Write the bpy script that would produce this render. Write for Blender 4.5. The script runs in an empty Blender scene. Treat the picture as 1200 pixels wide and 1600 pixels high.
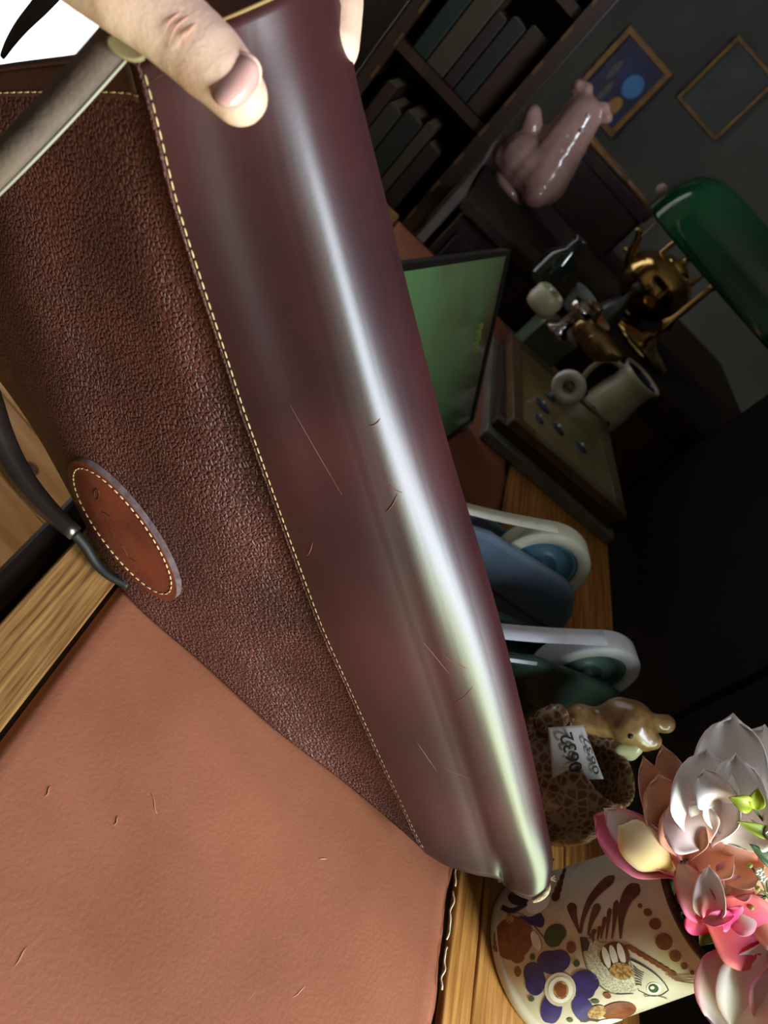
import bpy, bmesh, math, random
from mathutils import Vector, Matrix
random.seed(4)
SC = bpy.context.scene
COL = SC.collection

# ------------------------------------------------------------------ camera
FPX = 1200.0
PITCH, ROLL = math.radians(32), math.radians(41)
DZ = 0.75                       # desk top height
CAM = Vector((0, 0, DZ + 0.40))
cp, sp, ca, sa = math.cos(PITCH), math.sin(PITCH), math.cos(ROLL), math.sin(ROLL)
FW = Vector((0, cp, -sp)); UP = Vector((0, sp, cp)); RT = Vector((1, 0, 0))
XI = UP * ca + RT * sa          # image right
YI = RT * ca - UP * sa          # image down
cd = bpy.data.cameras.new('camera'); co = bpy.data.objects.new('camera', cd); COL.objects.link(co)
cd.sensor_fit = 'VERTICAL'; cd.sensor_height = 36; cd.sensor_width = 27; cd.lens = 27
cd.clip_start = 0.02; cd.clip_end = 30
cd.dof.use_dof = True; cd.dof.focus_distance = 0.44; cd.dof.aperture_fstop = 12
co.matrix_world = Matrix(((XI.x, -YI.x, -FW.x, CAM.x), (XI.y, -YI.y, -FW.y, CAM.y), (XI.z, -YI.z, -FW.z, CAM.z), (0, 0, 0, 1)))
SC.camera = co

# ------------------------------------------------------------------ light
SC.view_settings.view_transform = 'Standard'; SC.view_settings.look = 'None'
SC.view_settings.gamma = 1; SC.view_settings.use_curve_mapping = False
SC.view_settings.exposure = 0.0
W = bpy.data.worlds.new('world'); SC.world = W; W.use_nodes = True
W.node_tree.nodes['Background'].inputs[0].default_value = (0.62, 0.75, 0.95, 1)
W.node_tree.nodes['Background'].inputs[1].default_value = 0.6

def area(name, loc, target, sx, sy, energy, col):
    l = bpy.data.lights.new(name, 'AREA'); l.shape = 'RECTANGLE'; l.size = sx; l.size_y = sy
    l.energy = energy; l.color = col
    o = bpy.data.objects.new(name, l); COL.objects.link(o); o.location = loc
    d = (Vector(target) - Vector(loc)).normalized()
    o.rotation_euler = d.to_track_quat('-Z', 'Y').to_euler()
    return o
# daylight in the upper and lower panes of the right-hand window, and behind the curtain on the left
WX = 1.45
WY, WY0, WY1, WZ0, WZM, WZ1 = -.15, -.60, .30, .70, 1.26, 2.20
area('window_sky_light', (WX - .03, WY, (WZM + WZ1) / 2), (0, WY, (WZM + WZ1) / 2), .86, WZ1 - WZM - .08, 78, (.80, .90, 1.0))
area('window_garden_light', (WX - .03, WY, (WZ0 + WZM) / 2), (0, WY, (WZ0 + WZM) / 2), .86, WZM - WZ0 - .08, 30, (.78, 1.0, .58))
area('curtain_light', (-1.42, 1.55, 1.05), (0, 1.55, 1.05), 1.2, 2.0, 20, (1.0, .97, .98))

# ------------------------------------------------------------------ helpers
def ray(x, y): return XI * ((x - 600) / FPX) + YI * ((y - 800) / FPX) + FW
def P(x, y, t): return CAM + ray(x, y) * t
def PL(x, y, z=0.0):                 # on the horizontal plane z above the desk
    r = ray(x, y); return CAM + r * ((DZ + z - CAM.z) / r.z)
def px2m(n, t): return n * t / FPX

def srgb(r, g, b):
    f = lambda c: (c / 255 / 12.92) if c / 255 <= .04045 else ((c / 255 + .055) / 1.055) ** 2.4
    return (f(r), f(g), f(b), 1)

MATS = {}
def mat(name, c1, rough=.5, c2=None, nscale=20, stretch=(1, 1, 1), metal=0, bump=0, bscale=200, btype='noise', coat=0, spec=.5,
        trans=0, attr=None, emit=0, sss=0, contrast=(.35, .65), detail=4, coatr=.1, ior=1.45):
    if name in MATS: return MATS[name]
    m = bpy.data.materials.new(name); m.use_nodes = True; MATS[name] = m
    nt = m.node_tree; b = nt.nodes['Principled BSDF']; L = nt.links.new
    b.inputs['Roughness'].default_value = rough; b.inputs['Metallic'].default_value = metal
    b.inputs['Specular IOR Level'].default_value = spec; b.inputs['Coat Weight'].default_value = coat
    b.inputs['Coat Roughness'].default_value = coatr; b.inputs['Transmission Weight'].default_value = trans; b.inputs['IOR'].default_value = ior
    if sss:
        b.inputs['Subsurface Weight'].default_value = sss; b.inputs['Subsurface Radius'].default_value = (1, .4, .25)
        b.inputs['Subsurface Scale'].default_value = .006
    b.inputs['Base Color'].default_value = c1
    tc = nt.nodes.new('ShaderNodeTexCoord'); mp = nt.nodes.new('ShaderNodeMapping')
    mp.inputs['Scale'].default_value = stretch; L(tc.outputs['Object'], mp.inputs[0])
    if attr:
        a = nt.nodes.new('ShaderNodeAttribute'); a.attribute_name = attr; L(a.outputs['Color'], b.inputs['Base Color'])
    elif c2:
        n = nt.nodes.new('ShaderNodeTexNoise'); n.inputs['Scale'].default_value = nscale; n.inputs['Detail'].default_value = detail
        r = nt.nodes.new('ShaderNodeValToRGB'); r.color_ramp.elements[0].position = contrast[0]; r.color_ramp.elements[1].position = contrast[1]
        r.color_ramp.elements[0].color = c1; r.color_ramp.elements[1].color = c2
        L(mp.outputs[0], n.inputs[0]); L(n.outputs[0], r.inputs[0]); L(r.outputs[0], b.inputs['Base Color'])
    if bump:
        bp = nt.nodes.new('ShaderNodeBump'); bp.inputs['Strength'].default_value = bump; bp.inputs['Distance'].default_value = .001
        if btype == 'pebble':
            n = nt.nodes.new('ShaderNodeTexVoronoi'); n.feature = 'DISTANCE_TO_EDGE'; n.inputs['Scale'].default_value = bscale
            w = nt.nodes.new('ShaderNodeTexNoise'); w.inputs['Scale'].default_value = bscale * .5
            mx = nt.nodes.new('ShaderNodeMixRGB'); mx.blend_type = 'ADD'; mx.inputs[0].default_value = .0016
            L(mp.outputs[0], w.inputs[0]); L(mp.outputs[0], mx.inputs[1]); L(w.outputs[1], mx.inputs[2]); L(mx.outputs[0], n.inputs[0])
            rr = nt.nodes.new('ShaderNodeValToRGB'); rr.color_ramp.elements[1].position = .28; L(n.outputs['Distance'], rr.inputs[0]); L(rr.outputs[0], bp.inputs['Height'])
        else:
            n = nt.nodes.new('ShaderNodeTexNoise'); n.inputs['Scale'].default_value = bscale; n.inputs['Detail'].default_value = 5
            L(mp.outputs[0], n.inputs[0]); L(n.outputs[0], bp.inputs['Height'])
        L(bp.outputs[0], b.inputs['Normal'])
    return m

def tag(o, label=None, cat=None, group=None, kind=None):
    if label: o['label'] = label
    if cat: o['category'] = cat
    if group: o['group'] = group
    if kind: o['kind'] = kind
    return o
ORG = {}
def empty(name, loc, label, cat, group=None):
    o = bpy.data.objects.new(name, None); COL.objects.link(o); o.location = loc; o.empty_display_size = .02
    ORG[o.name] = Vector(loc); return tag(o, label, cat, group)
def build(name, verts, faces, m, parent=None, smooth=True, cols=None, label=None):
    """one mesh object; verts in world coordinates; its own origin stays at its parent's"""
    base = ORG[parent.name] if parent else Vector((0, 0, 0))
    if parent is None and verts:
        base = sum((Vector(v) for v in verts), Vector()) / len(verts); base.z = min(v[2] for v in verts)
    me = bpy.data.meshes.new(name); me.from_pydata([tuple(Vector(v) - base) for v in verts], [], faces)
    if cols:
        ca_ = me.color_attributes.new('tint', 'FLOAT_COLOR', 'POINT')
        for i, c in enumerate(cols): ca_.data[i].color = c
    me.materials.append(m)
    bm = bmesh.new(); bm.from_mesh(me); bmesh.ops.remove_doubles(bm, verts=bm.verts, dist=1e-7); bmesh.ops.recalc_face_normals(bm, faces=bm.faces); bm.to_mesh(me); bm.free()
    if smooth: me.polygons.foreach_set('use_smooth', [True] * len(me.polygons))
    o = bpy.data.objects.new(name, me); COL.objects.link(o)
    if parent: o.parent = parent
    else: o.location = base
    ORG[o.name] = base
    if label: o['label'] = label
    return o
def mod_solid(o, th, off=0):
    s = o.modifiers.new('thick', 'SOLIDIFY'); s.thickness = th; s.offset = off; return o
def mod_bevel(o, w, n=2):
    s = o.modifiers.new('bev', 'BEVEL'); s.width = w; s.segments = n; s.limit_method = 'ANGLE'; return o
def grid(nu, nv, fn, closed_u=False, closed_v=False):
    vs = [fn(i / (nu if closed_u else nu - 1), j / (nv if closed_v else nv - 1)) for i in range(nu) for j in range(nv)]
    fs = []
    for i in range(nu if closed_u else nu - 1):
        for j in range(nv if closed_v else nv - 1):
            a = i * nv + j; b_ = i * nv + (j + 1) % nv; c = ((i + 1) % nu) * nv + (j + 1) % nv; d = ((i + 1) % nu) * nv + j
            fs.append((a, b_, c, d))
    return vs, fs
def merge(*parts):
    V, F = [], []
    for v, f in parts:
        k = len(V); V += list(v); F += [tuple(i + k for i in q) for q in f]
    return V, F
def boxv(c, ax, ay, az, sx, sy, sz):
    """box centred at c with half sizes along axes"""
    c = Vector(c); vs = [c + ax * (sx * i) + ay * (sy * j) + az * (sz * k) for i in (-1, 1) for j in (-1, 1) for k in (-1, 1)]
    return vs, [(0, 1, 3, 2), (4, 6, 7, 5), (0, 4, 5, 1), (2, 3, 7, 6), (0, 2, 6, 4), (1, 5, 7, 3)]
EX, EY, EZ = Vector((1, 0, 0)), Vector((0, 1, 0)), Vector((0, 0, 1))
def prism(pts, ext):
    """closed polygon (world points) extruded by vector ext"""
    n = len(pts); ext = Vector(ext)
    vs = [Vector(p) for p in pts] + [Vector(p) + ext for p in pts]
    fs = [tuple(range(n))[::-1], tuple(range(n, 2 * n))] + [(i, (i + 1) % n, n + (i + 1) % n, n + i) for i in range(n)]
    return vs, fs
def spline(pts, n):
    """Catmull-Rom through tuples, n samples, uniform in arc length of the control polygon"""
    pts = [Vector(p) for p in pts]
    d = [0]
    for a, b in zip(pts, pts[1:]): d.append(d[-1] + max((b - a).length, 1e-9))
    out = []
    for k in range(n):
        s = d[-1] * k / (n - 1); i = 0
        while i < len(d) - 2 and d[i + 1] < s: i += 1
        h = d[i + 1] - d[i]; u = (s - d[i]) / h
        p1, p2 = pts[i], pts[i + 1]
        m1 = (p2 - pts[i - 1]) / (d[i + 1] - d[i - 1]) * h if i > 0 else p2 - p1
        m2 = (pts[i + 2] - p1) / (d[i + 2] - d[i]) * h if i + 2 < len(pts) else p2 - p1
        out.append(p1 * (2 * u**3 - 3 * u * u + 1) + m1 * (u**3 - 2 * u * u + u) + p2 * (-2 * u**3 + 3 * u * u) + m2 * (u**3 - u * u))
    return out
def tube(pts, r, n=8, cap=True):
    pts = [Vector(p) for p in pts]; V, F = [], []; prev = None
    for i, p in enumerate(pts):
        t = (pts[min(i + 1, len(pts) - 1)] - pts[max(i - 1, 0)]).normalized()
        a = prev - t * prev.dot(t) if prev else t.orthogonal()
        a.normalize(); prev = a; b = t.cross(a); rr = r[i] if isinstance(r, (list, tuple)) else r
        for k in range(n):
            w = 2 * math.pi * k / n; V.append(p + (a * math.cos(w) + b * math.sin(w)) * rr)
        if i: 
            for k in range(n): F.append(((i - 1) * n + k, (i - 1) * n + (k + 1) % n, i * n + (k + 1) % n, i * n + k))
    if cap: F.append(tuple(range(n))[::-1]); F.append(tuple(range(len(V) - n, len(V))))
    return V, F
def lathe(c, prof, n=40, ax=EX, ay=EY, az=EZ, close=True):
    """prof [(r,z)] turned about az at c"""
    c = Vector(c); V, F = [], []
    for r, z in prof:
        for k in range(n):
            w = 2 * math.pi * k / n; V.append(c + (ax * math.cos(w) + ay * math.sin(w)) * max(r, 1e-5) + az * z)
    for i in range(len(prof) - 1):
        for k in range(n): F.append((i * n + k, i * n + (k + 1) % n, (i + 1) * n + (k + 1) % n, (i + 1) * n + k))
    return V, F
def ball(c, r, seg=12, ring=8, ax=EX, ay=EY, az=EZ):
    r = r if isinstance(r, (tuple, list)) else (r, r, r); c = Vector(c); V, F = [], []
    for i in range(ring + 1):
        th = math.pi * i / ring
        for k in range(seg):
            w = 2 * math.pi * k / seg
            V.append(c + ax * (r[0] * max(math.sin(th), 1e-4) * math.cos(w)) + ay * (r[1] * max(math.sin(th), 1e-4) * math.sin(w)) + az * (r[2] * math.cos(th)))
    for i in range(ring):
        for k in range(seg): F.append((i * seg + k, (i + 1) * seg + k, (i + 1) * seg + (k + 1) % seg, i * seg + (k + 1) % seg))
    return V, F
def remesh(o, vox, smooth=4):
    r = o.modifiers.new('fuse', 'REMESH'); r.mode = 'VOXEL'; r.voxel_size = vox; r.use_smooth_shade = True
    s = o.modifiers.new('relax', 'SMOOTH'); s.iterations = smooth; s.factor = .5; return o
def chain(cps, step=.35):
    """overlapping balls along control points (Vector, radius) -> one lump for remeshing"""
    parts = []
    for (a, ra), (b, rb) in zip(cps, cps[1:]):
        L = (b - a).length; n = max(2, int(L / (min(ra, rb) * step)))
        for k in range(n + 1): parts.append(ball(a.lerp(b, k / n), ra + (rb - ra) * k / n, 12, 8))
    return merge(*parts)
def stitches(path, length, gap, r):
    """thread stitches along a dense path: short fat capsules"""
    out = []; i = 0; acc = [0]
    for a, b in zip(path, path[1:]): acc.append(acc[-1] + (b - a).length)
    def at(s):
        k = 0
        while k < len(acc) - 2 and acc[k + 1] < s: k += 1
        return path[k].lerp(path[k + 1], min(1, (s - acc[k]) / max(acc[k + 1] - acc[k], 1e-9)))
    s = 0
    while s + length < acc[-1]:
        A, B = at(s), at(s + length); M_ = (A + B) / 2
        out.append(tube([A, A.lerp(M_, .4), M_, M_.lerp(B, .6), B], [r * .45, r * .95, r, r * .95, r * .45], 6)); s += length + gap
    return merge(*out)

# ------------------------------------------------------------------ room
RX0, RX1, RY0, RY1, RZ = -1.30, WX, -1.5, 3.1, 2.55
m_wall = mat('dark panelled wall paint', srgb(62, 62, 54), .8, srgb(50, 48, 42), 3, bump=.2, bscale=60)
m_wall_l = mat('umber wall paint', srgb(84, 70, 56), .8, srgb(74, 60, 48), 5)
m_floor = mat('subfloor', srgb(60, 42, 28), .8)
m_pine = mat('knotty pine boards', srgb(206, 152, 84), .42, srgb(176, 112, 50), 9, stretch=(.35, 4, 4), bump=.1, bscale=60)
m_knot = mat('pine knot', srgb(96, 48, 22), .5, srgb(70, 34, 18), 60)
def wallbox(name, a, b, m):
    c = [(a[i] + b[i]) / 2 for i in range(3)]; h = [abs(b[i] - a[i]) / 2 for i in range(3)]
    o = build(name, *boxv(c, EX, EY, EZ, *h), m, smooth=False); tag(o, kind='structure'); return o
fl = wallbox('floor', (RX0, RY0, -.06), (RX1, RY1, -.018), m_floor)
k = 0
y = RY0
while y < RY1 - .01:
    w = .128; y2 = min(y + w, RY1)
    v, f = boxv(((RX0 + RX1) / 2, (y + y2) / 2, -.009), EX, EY, EZ, (RX1 - RX0) / 2, (y2 - y) / 2 - .0015, .009)
    o = build('plank', v, f, m_pine, fl, smooth=False); mod_bevel(o, .002); y = y2
for (kx, ky, kr) in ((-.50, .99, .017), (-.44, .80, .013), (-.62, .90, .015), (-.30, 1.12, .012)):
    build('knot', *lathe((kx, ky, .0002), [(0, .0004), (kr * .7, .0004), (kr, 0)], 18, az=EZ), m_knot, fl)
wallbox('wall_back', (RX0, RY1, 0), (RX1, RY1 + .1, RZ), m_wall)
wallbox('wall_rear', (RX0, RY0 - .1, 0), (RX1, RY0, RZ), m_wall)
wallbox('ceiling', (RX0, RY0, RZ), (RX1, RY1, RZ + .08), mat('ceiling board', srgb(92, 84, 74), .9, srgb(84, 76, 66), 4))
# right wall with a window opening
wr = wallbox('wall_right', (RX1, WY1, 0), (RX1 + .12, RY1, RZ), m_wall)
for a, b in (((RX1, RY0, 0), (RX1 + .12, WY0, RZ)), ((RX1, WY0, 0), (RX1 + .12, WY1, WZ0)), ((RX1, WY0, WZ1), (RX1 + .12, WY1, RZ))):
    c = [(a[i] + b[i]) / 2 for i in range(3)]; h = [abs(b[i] - a[i]) / 2 for i in range(3)]
    build('wall_piece', *boxv(c, EX, EY, EZ, *h), m_wall, wr, smooth=False)
wl = wallbox('wall_left', (RX0 - .1, RY0, 0), (RX0, .92, RZ), m_wall_l)
for a, b in (((RX0 - .1, 2.18, 0), (RX0, RY1, RZ)), ((RX0 - .1, .92, 2.1), (RX0, 2.18, RZ))):
    c = [(a[i] + b[i]) / 2 for i in range(3)]; h = [abs(b[i] - a[i]) / 2 for i in range(3)]
    build('wall_piece', *boxv(c, EX, EY, EZ, *h), m_wall_l, wl, smooth=False)
m_whitewood = mat('white painted wood', srgb(220, 216, 206), .45, srgb(206, 202, 192), 12)
m_glass = mat('window glass', (1, 1, 1, 1), .02, trans=1, ior=1.02)
def window(name, x, y0, y1, z0, z1, mids_z):
    w = build(name, *merge(boxv((x, y0 + .025, (z0 + z1) / 2), EX, EY, EZ, .04, .025, (z1 - z0) / 2), boxv((x, y1 - .025, (z0 + z1) / 2), EX, EY, EZ, .04, .025, (z1 - z0) / 2),
              boxv((x, (y0 + y1) / 2, z0 + .02), EX, EY, EZ, .04, (y1 - y0) / 2, .02), boxv((x, (y0 + y1) / 2, z1 - .02), EX, EY, EZ, .04, (y1 - y0) / 2, .02)), m_whitewood, smooth=False)
    tag(w, kind='structure')
    for z in mids_z: build('glazing_bar', *boxv((x, (y0 + y1) / 2, z), EX, EY, EZ, .03, (y1 - y0) / 2 - .05, .018), m_whitewood, w, smooth=False)
    build('glass_pane', *boxv((x + (.02 if x > 0 else -.02), (y0 + y1) / 2, (z0 + z1) / 2), EX, EY, EZ, .002, (y1 - y0) / 2 - .05, (z1 - z0) / 2 - .04), m_glass, w, smooth=False)
window('window_1', RX1 + .07, WY0, WY1, WZ0, WZ1, [WZM])
window('window_2', RX0 - .06, .92, 2.18, .0, 2.1, [.7, 1.4])
# sheer curtain hanging inside the left window
m_sheer = bpy.data.materials.new('sheer white curtain'); m_sheer.use_nodes = True
nt = m_sheer.node_tree; nt.nodes.remove(nt.nodes['Principled BSDF'])
tr = nt.nodes.new('ShaderNodeBsdfTranslucent'); df = nt.nodes.new('ShaderNodeBsdfDiffuse'); mx = nt.nodes.new('ShaderNodeMixShader')
tr.inputs[0].default_value = (.95, .93, .96, 1); df.inputs[0].default_value = (.93, .91, .93, 1); mx.inputs[0].default_value = .4
nt.links.new(tr.outputs[0], mx.inputs[1]); nt.links.new(df.outputs[0], mx.inputs[2]); nt.links.new(mx.outputs[0], nt.nodes['Material Output'].inputs[0])
cur = build('sheer_curtain', *grid(160, 6, lambda u, v: Vector((RX0 + .05 + .016 * math.sin(u * 85) + .008 * math.sin(u * 37), .90 + u * 1.32, .02 + v * 2.12))), m_sheer)
tag(cur, 'sheer white curtain in soft folds hanging over the bright garden door', 'curtain')

# ------------------------------------------------------------------ desk (its own frame: e1 along, e2 across)
E1 = Vector((-.284, .959, 0)).normalized(); E2 = Vector((E1.y, -E1.x, 0))
def D(s, c, z=0): return E1 * s + E2 * c + EZ * (DZ + z)
def dbox(s0, s1, c0, c1, z0, z1): return boxv(D((s0 + s1) / 2, (c0 + c1) / 2, (z0 + z1) / 2), E1, E2, EZ, (s1 - s0) / 2, (c1 - c0) / 2, (z1 - z0) / 2)
def woodmat(name, c1, c2, rough=.4, nscale=14, ratio=9, contrast=(.35, .65), bump=.15):
    """grain running along the desk axis E1"""
    if name in MATS: return MATS[name]
    m = mat(name, c1, rough, c2, nscale, bump=bump, bscale=nscale * 6, contrast=contrast, detail=7)
    for n in m.node_tree.nodes:
        if n.type == 'MAPPING':
            n.vector_type = 'TEXTURE'; n.inputs['Rotation'].default_value = (0, 0, math.atan2(E1.y, E1.x)); n.inputs['Scale'].default_value = (ratio, 1, 1)
    return m
m_oak = woodmat('golden oak', srgb(196, 140, 74), srgb(140, 84, 36), .38, 330, 26)
m_oak2 = woodmat('brown oak', srgb(170, 124, 72), srgb(104, 66, 34), .5, 420, 24)
m_dk = woodmat('dark oak edge', srgb(52, 36, 24), srgb(34, 24, 18), .5, 60, 8)
m_pad = mat('tan leather', srgb(164, 101, 76), .52, srgb(136, 79, 56), 9, bump=.22, bscale=420, contrast=(.3, .75), spec=.4)
S0, S1 = -.16, 1.36
desk = empty('oak_desk', D(.6, .25, -DZ), 'long oak desk with tan leather inlay standing under the brown bag', 'desk')
for c0, c1, m in ((-.017, .0195, m_oak2), (.334, .3575, m_oak), (.3585, .442, m_oak), (.443, .527, m_oak)):
    o = build('plank', *dbox(S0, S1, c0, c1, -.028, 0), m, desk, smooth=False); mod_bevel(o, .0012)
build('substrate', *dbox(S0, S1, -.012, .52, -.05, -.029), m_dk, desk, smooth=False)
build('inlay_bed', *dbox(S0, S1, .0195, .334, -.029, -.006), m_dk, desk, smooth=False)
o = build('edge_moulding', *dbox(S0, S1, -.040, -.0185, -.05, -.012), m_dk, desk, smooth=False); mod_bevel(o, .006, 3)
o = build('edge_moulding', *dbox(S0, S1, .5275, .54, -.05, -.006), m_dk, desk, smooth=False); mod_bevel(o, .005, 3)
def padfn(u, v):
    s = S0 + .01 + (S1 - S0 - .03) * u; c = .0225 + (.3285 - .0225) * v
    e = .0012 * math.sin(s * 61) * (1 if v > .96 else 0) + .0008 * math.sin(s * 140 + 1) * (1 if v > .96 else 0)
    edge = -.0025 * max(0, (abs(v - .5) - .485) / .015)
    return D(s, c + e, -.0008 + edge + .0006 * math.sin(s * 17 + v * 5) * math.sin(v * 9))
pad = build('leather_inlay', *grid(160, 48, padfn), m_pad, desk); mod_solid(pad, .004, -1)
# frayed white thread standing out of the right seam of the inlay
for s0_, s1_ in ((.235, .262), (.266, .300), (.304, .345), (.20, .212)):
    pts = [D(s0_ + (s1_ - s0_) * i / 14, .3300 + .0009 * math.sin(i * .8 + s0_ * 90), .0006 + .0006 * math.sin(i * 1.3)) for i in range(15)]
    build('frayed_thread', *tube(pts, .0007, 5), mat('raw cotton thread', srgb(214, 196, 168), .9), desk)
for c in (-.005, .495):
    for s in (-.1, 1.28):
        o = build('leg', *dbox(s, s + .06, c, c + .035, -DZ, -.05), m_dk, desk, smooth=False); mod_bevel(o, .004)
for (x0, y0, x1, y1) in ((70, 1245, 80, 1228), (236, 1240, 246, 1272), (178, 1290, 186, 1275), (498, 1342, 512, 1342), (365, 1590, 412, 1535), (540, 1470, 548, 1482), (20, 1512, 44, 1478), (455, 1560, 480, 1540)):
    pts = [PL(x0 + (x1 - x0) * k / 6 + 1.5 * math.sin(k), y0 + (y1 - y0) * k / 6, -.0009) for k in range(7)]
    build('scratch', *tube(pts, [.00005 + .0003 * math.sin(math.pi * k / 6) for k in range(7)], 5), mat('leather scratch', srgb(196, 142, 116), .6), desk)
# two small tacks on the edge moulding
for s in (.302, .262):
    build('tack', *ball(D(s, -.0395, -.02), .0035, 10, 6), mat('dull brass tack', srgb(90, 70, 48), .4, metal=1), desk)

# dark rug on the floor in place of the shade right of the desk
m_shade_sheet = mat('black floor shade', srgb(15, 14, 13), 1, srgb(22, 19, 17), 30, bump=.5, bscale=300, spec=.05)
shade_sheet = build('floor_shade_sheet', *dbox(-.4, 2.4, .62, 1.4, -DZ + .0005, -DZ + .012), m_shade_sheet, smooth=False)
tag(shade_sheet, 'black sheet standing in for floor shade beside the oak desk', 'shade_sheet')

# sideboard behind the far end of the desk
SBZ = .10
m_sb = woodmat('dark stained mahogany', srgb(50, 30, 22), srgb(32, 20, 15), .75, 40, .2)
sb = empty('sideboard', D(1.72, .5, -DZ), 'dark stained wooden sideboard crowded with ornaments behind the desk', 'sideboard')
o = build('top', *dbox(1.375, 2.14, .085, .95, SBZ - .025, SBZ), m_sb, sb, smooth=False); mod_bevel(o, .004)
build('body', *dbox(1.40, 2.12, .10, .93, -DZ, SBZ - .025), m_sb, sb, smooth=False)
for i in range(4):
    c0 = .115 + i * .203
    d_ = build('door', *dbox(1.388, 1.40, c0, c0 + .19, -DZ + .06, SBZ - .06), m_sb, sb, smooth=False); mod_bevel(d_, .003)
    build('knob', *ball(D(1.38, c0 + .165, -.30), .011), mat('aged brass', srgb(150, 118, 62), .35, metal=1), d_)

# ------------------------------------------------------------------ leather bag
m_front = mat('pebbled brown leather', srgb(94, 48, 42), .50, srgb(68, 33, 31), 14, bump=.8, bscale=380, btype='pebble', coat=.12, coatr=.42, spec=.4)
m_gus = mat('smooth burgundy leather', srgb(64, 27, 29), .42, srgb(44, 18, 23), 11, bump=.05, bscale=500, coat=.5, coatr=.34, spec=.5)
m_back = mat('brown back leather', srgb(70, 36, 30), .5, srgb(56, 28, 24), 12, bump=.3, bscale=300)
m_thread = mat('cream thread', srgb(190, 164, 118), .7, srgb(160, 132, 88), 300)
m_raw = mat('raw leather edge', srgb(196, 176, 146), .9, srgb(160, 132, 100), 400, bump=.5, bscale=900)
bag = empty('leather_bag', PL(430, 1140), 'large burgundy brown leather bag gripped by the hand over the desk', 'bag')
def curve(pts, n): return spline([tuple(P(*p)) for p in pts], n)
seam_px = [(215, 95, .272), (240, 190, .285), (272, 320, .305), (310, 440, .326), (350, 560, .347), (376, 640, .362), (410, 735, .381), (455, 860, .407),
           (500, 980, .432), (545, 1080, .454), (590, 1180, .478), (630, 1265, .500), (650, 1308, .509), (664, 1331, .512)]
sil_px = [(518, -60, .285), (528, 0, .290), (545, 80, .296), (560, 150, .302), (590, 270, .314), (622, 400, .328), (660, 550, .345), (700, 700, .364), (742, 840, .382), (774, 950, .398),
          (802, 1060, .416), (830, 1180, .438), (852, 1285, .458), (862, 1345, .472), (858, 1378, .478)]
gtop_px = [(215, 95, .272), (300, 52, .268), (380, 18, .266), (450, -15, .270), (518, -60, .285)]
gbot_px = [(664, 1331, .512), (700, 1352, .506), (745, 1366, .502), (776, 1372, .499), (792, 1385, .494), (812, 1399, .488), (832, 1404, .483), (850, 1393, .480), (858, 1378, .478)]
ftop_px = [(215, 95, .272), (185, 86, .283), (100, 95, .305), (0, 108, .330), (-120, 130, .365), (-250, 160, .405)]
fbot_px = [(664, 1331, .512), (615, 1287, .523), (545, 1228, .524), (430, 1140, .510), (320, 1040, .502), (190, 920, .494), (100, 755, .492), (48, 664, .497), (-50, 530, .512), (-140, 420, .53)]
NV = 120
seam = curve(seam_px, NV); sil = curve(sil_px, NV)
def samp(c, u):
    x = u * (len(c) - 1); i = min(int(x), len(c) - 2); return c[i].lerp(c[i + 1], x - i)
def coons(left, right, top, bot, u, v):
    """u 0 left..1 right, v 0 top..1 bottom"""
    a = samp(left, v).lerp(samp(right, v), u); b = samp(top, u).lerp(samp(bot, u), v)
    c = (samp(top, 0).lerp(samp(top, 1), u)).lerp(samp(bot, 0).lerp(samp(bot, 1), u), v)
    return a + b - c
gtop = curve(gtop_px, 60); gbot = curve(gbot_px, 60)
def smooth(x): x = max(0, min(1, x)); return x * x * (3 - 2 * x)
PROF = [(0, 0), (.15, -.0034), (.30, -.0045), (.45, -.0034), (.60, 0), (.70, .0035), (.80, .008), (.90, .0135), (.96, .0180), (1.0, .0240)]
def prof(u):
    for (a, x), (b, y) in zip(PROF, PROF[1:]):
        if u <= b: return spl[min(int(u * 400), 399)]
    return spl[399]
_sp = spline([(a, x * 8, 0) for a, x in PROF], 1200)
spl = []
j = 0
for i in range(400):
    u = i / 399
    while j < len(_sp) - 2 and _sp[j + 1].x < u: j += 1
    q = (u - _sp[j].x) / max(_sp[j + 1].x - _sp[j].x, 1e-9); spl.append((_sp[j].y + ((_sp[j + 1].y - _sp[j].y) * min(max(q, 0), 1))) / 8)
def gus(u, v):
    uu = 1 - (1 - u) ** 1.25
    p = coons(seam, sil, gtop, gbot, uu, v)
    a = .45 + .75 * smooth(v / .35) - .55 * smooth((v - .86) / .14)
    d = prof(uu) * a * (.9 if uu < .5 else 1.0)
    d += .011 * math.exp(-((uu - .60 - .03 * (1 - v) * 10) / .045) ** 2) * smooth((v - .93) / .07)          # fold at the bottom end
    d += .008 * math.exp(-((uu - .32) / .2) ** 2) * math.exp(-((v - .22) / .17) ** 2)                       # hollow under the thumb
    d += .0012 * math.sin(v * 19 + uu * 3) * uu * (1 - uu) * 2
    r = (p - CAM).normalized(); return p + r * d
NG = 64
def gus_full(u, v):
    """u up to .86 is the visible side, then the leather rolls round to the back"""
    if u <= .84: return gus(u / .84, v)
    q = (u - .84) / .16; p = gus(1, v); r = (p - CAM).normalized(); n = XI
    rad = .020 * (.5 + .5 * smooth(v / .3)); an = q * math.pi * .75
    return p + r * (rad * 1.3 * math.sin(an) + .004 * q) - n * (rad * (1 - math.cos(an)))
o = build('side_gusset', *grid(NG + 12, NV, gus_full), m_gus, bag, label='smooth glossy burgundy side panel'); mod_solid(o, .0016, 0)
ftop = curve(ftop_px, 60); fbot = curve(fbot_px, 80)
fl_edge = [ftop[-1].lerp(fbot[-1], k / 39) for k in range(40)]
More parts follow.
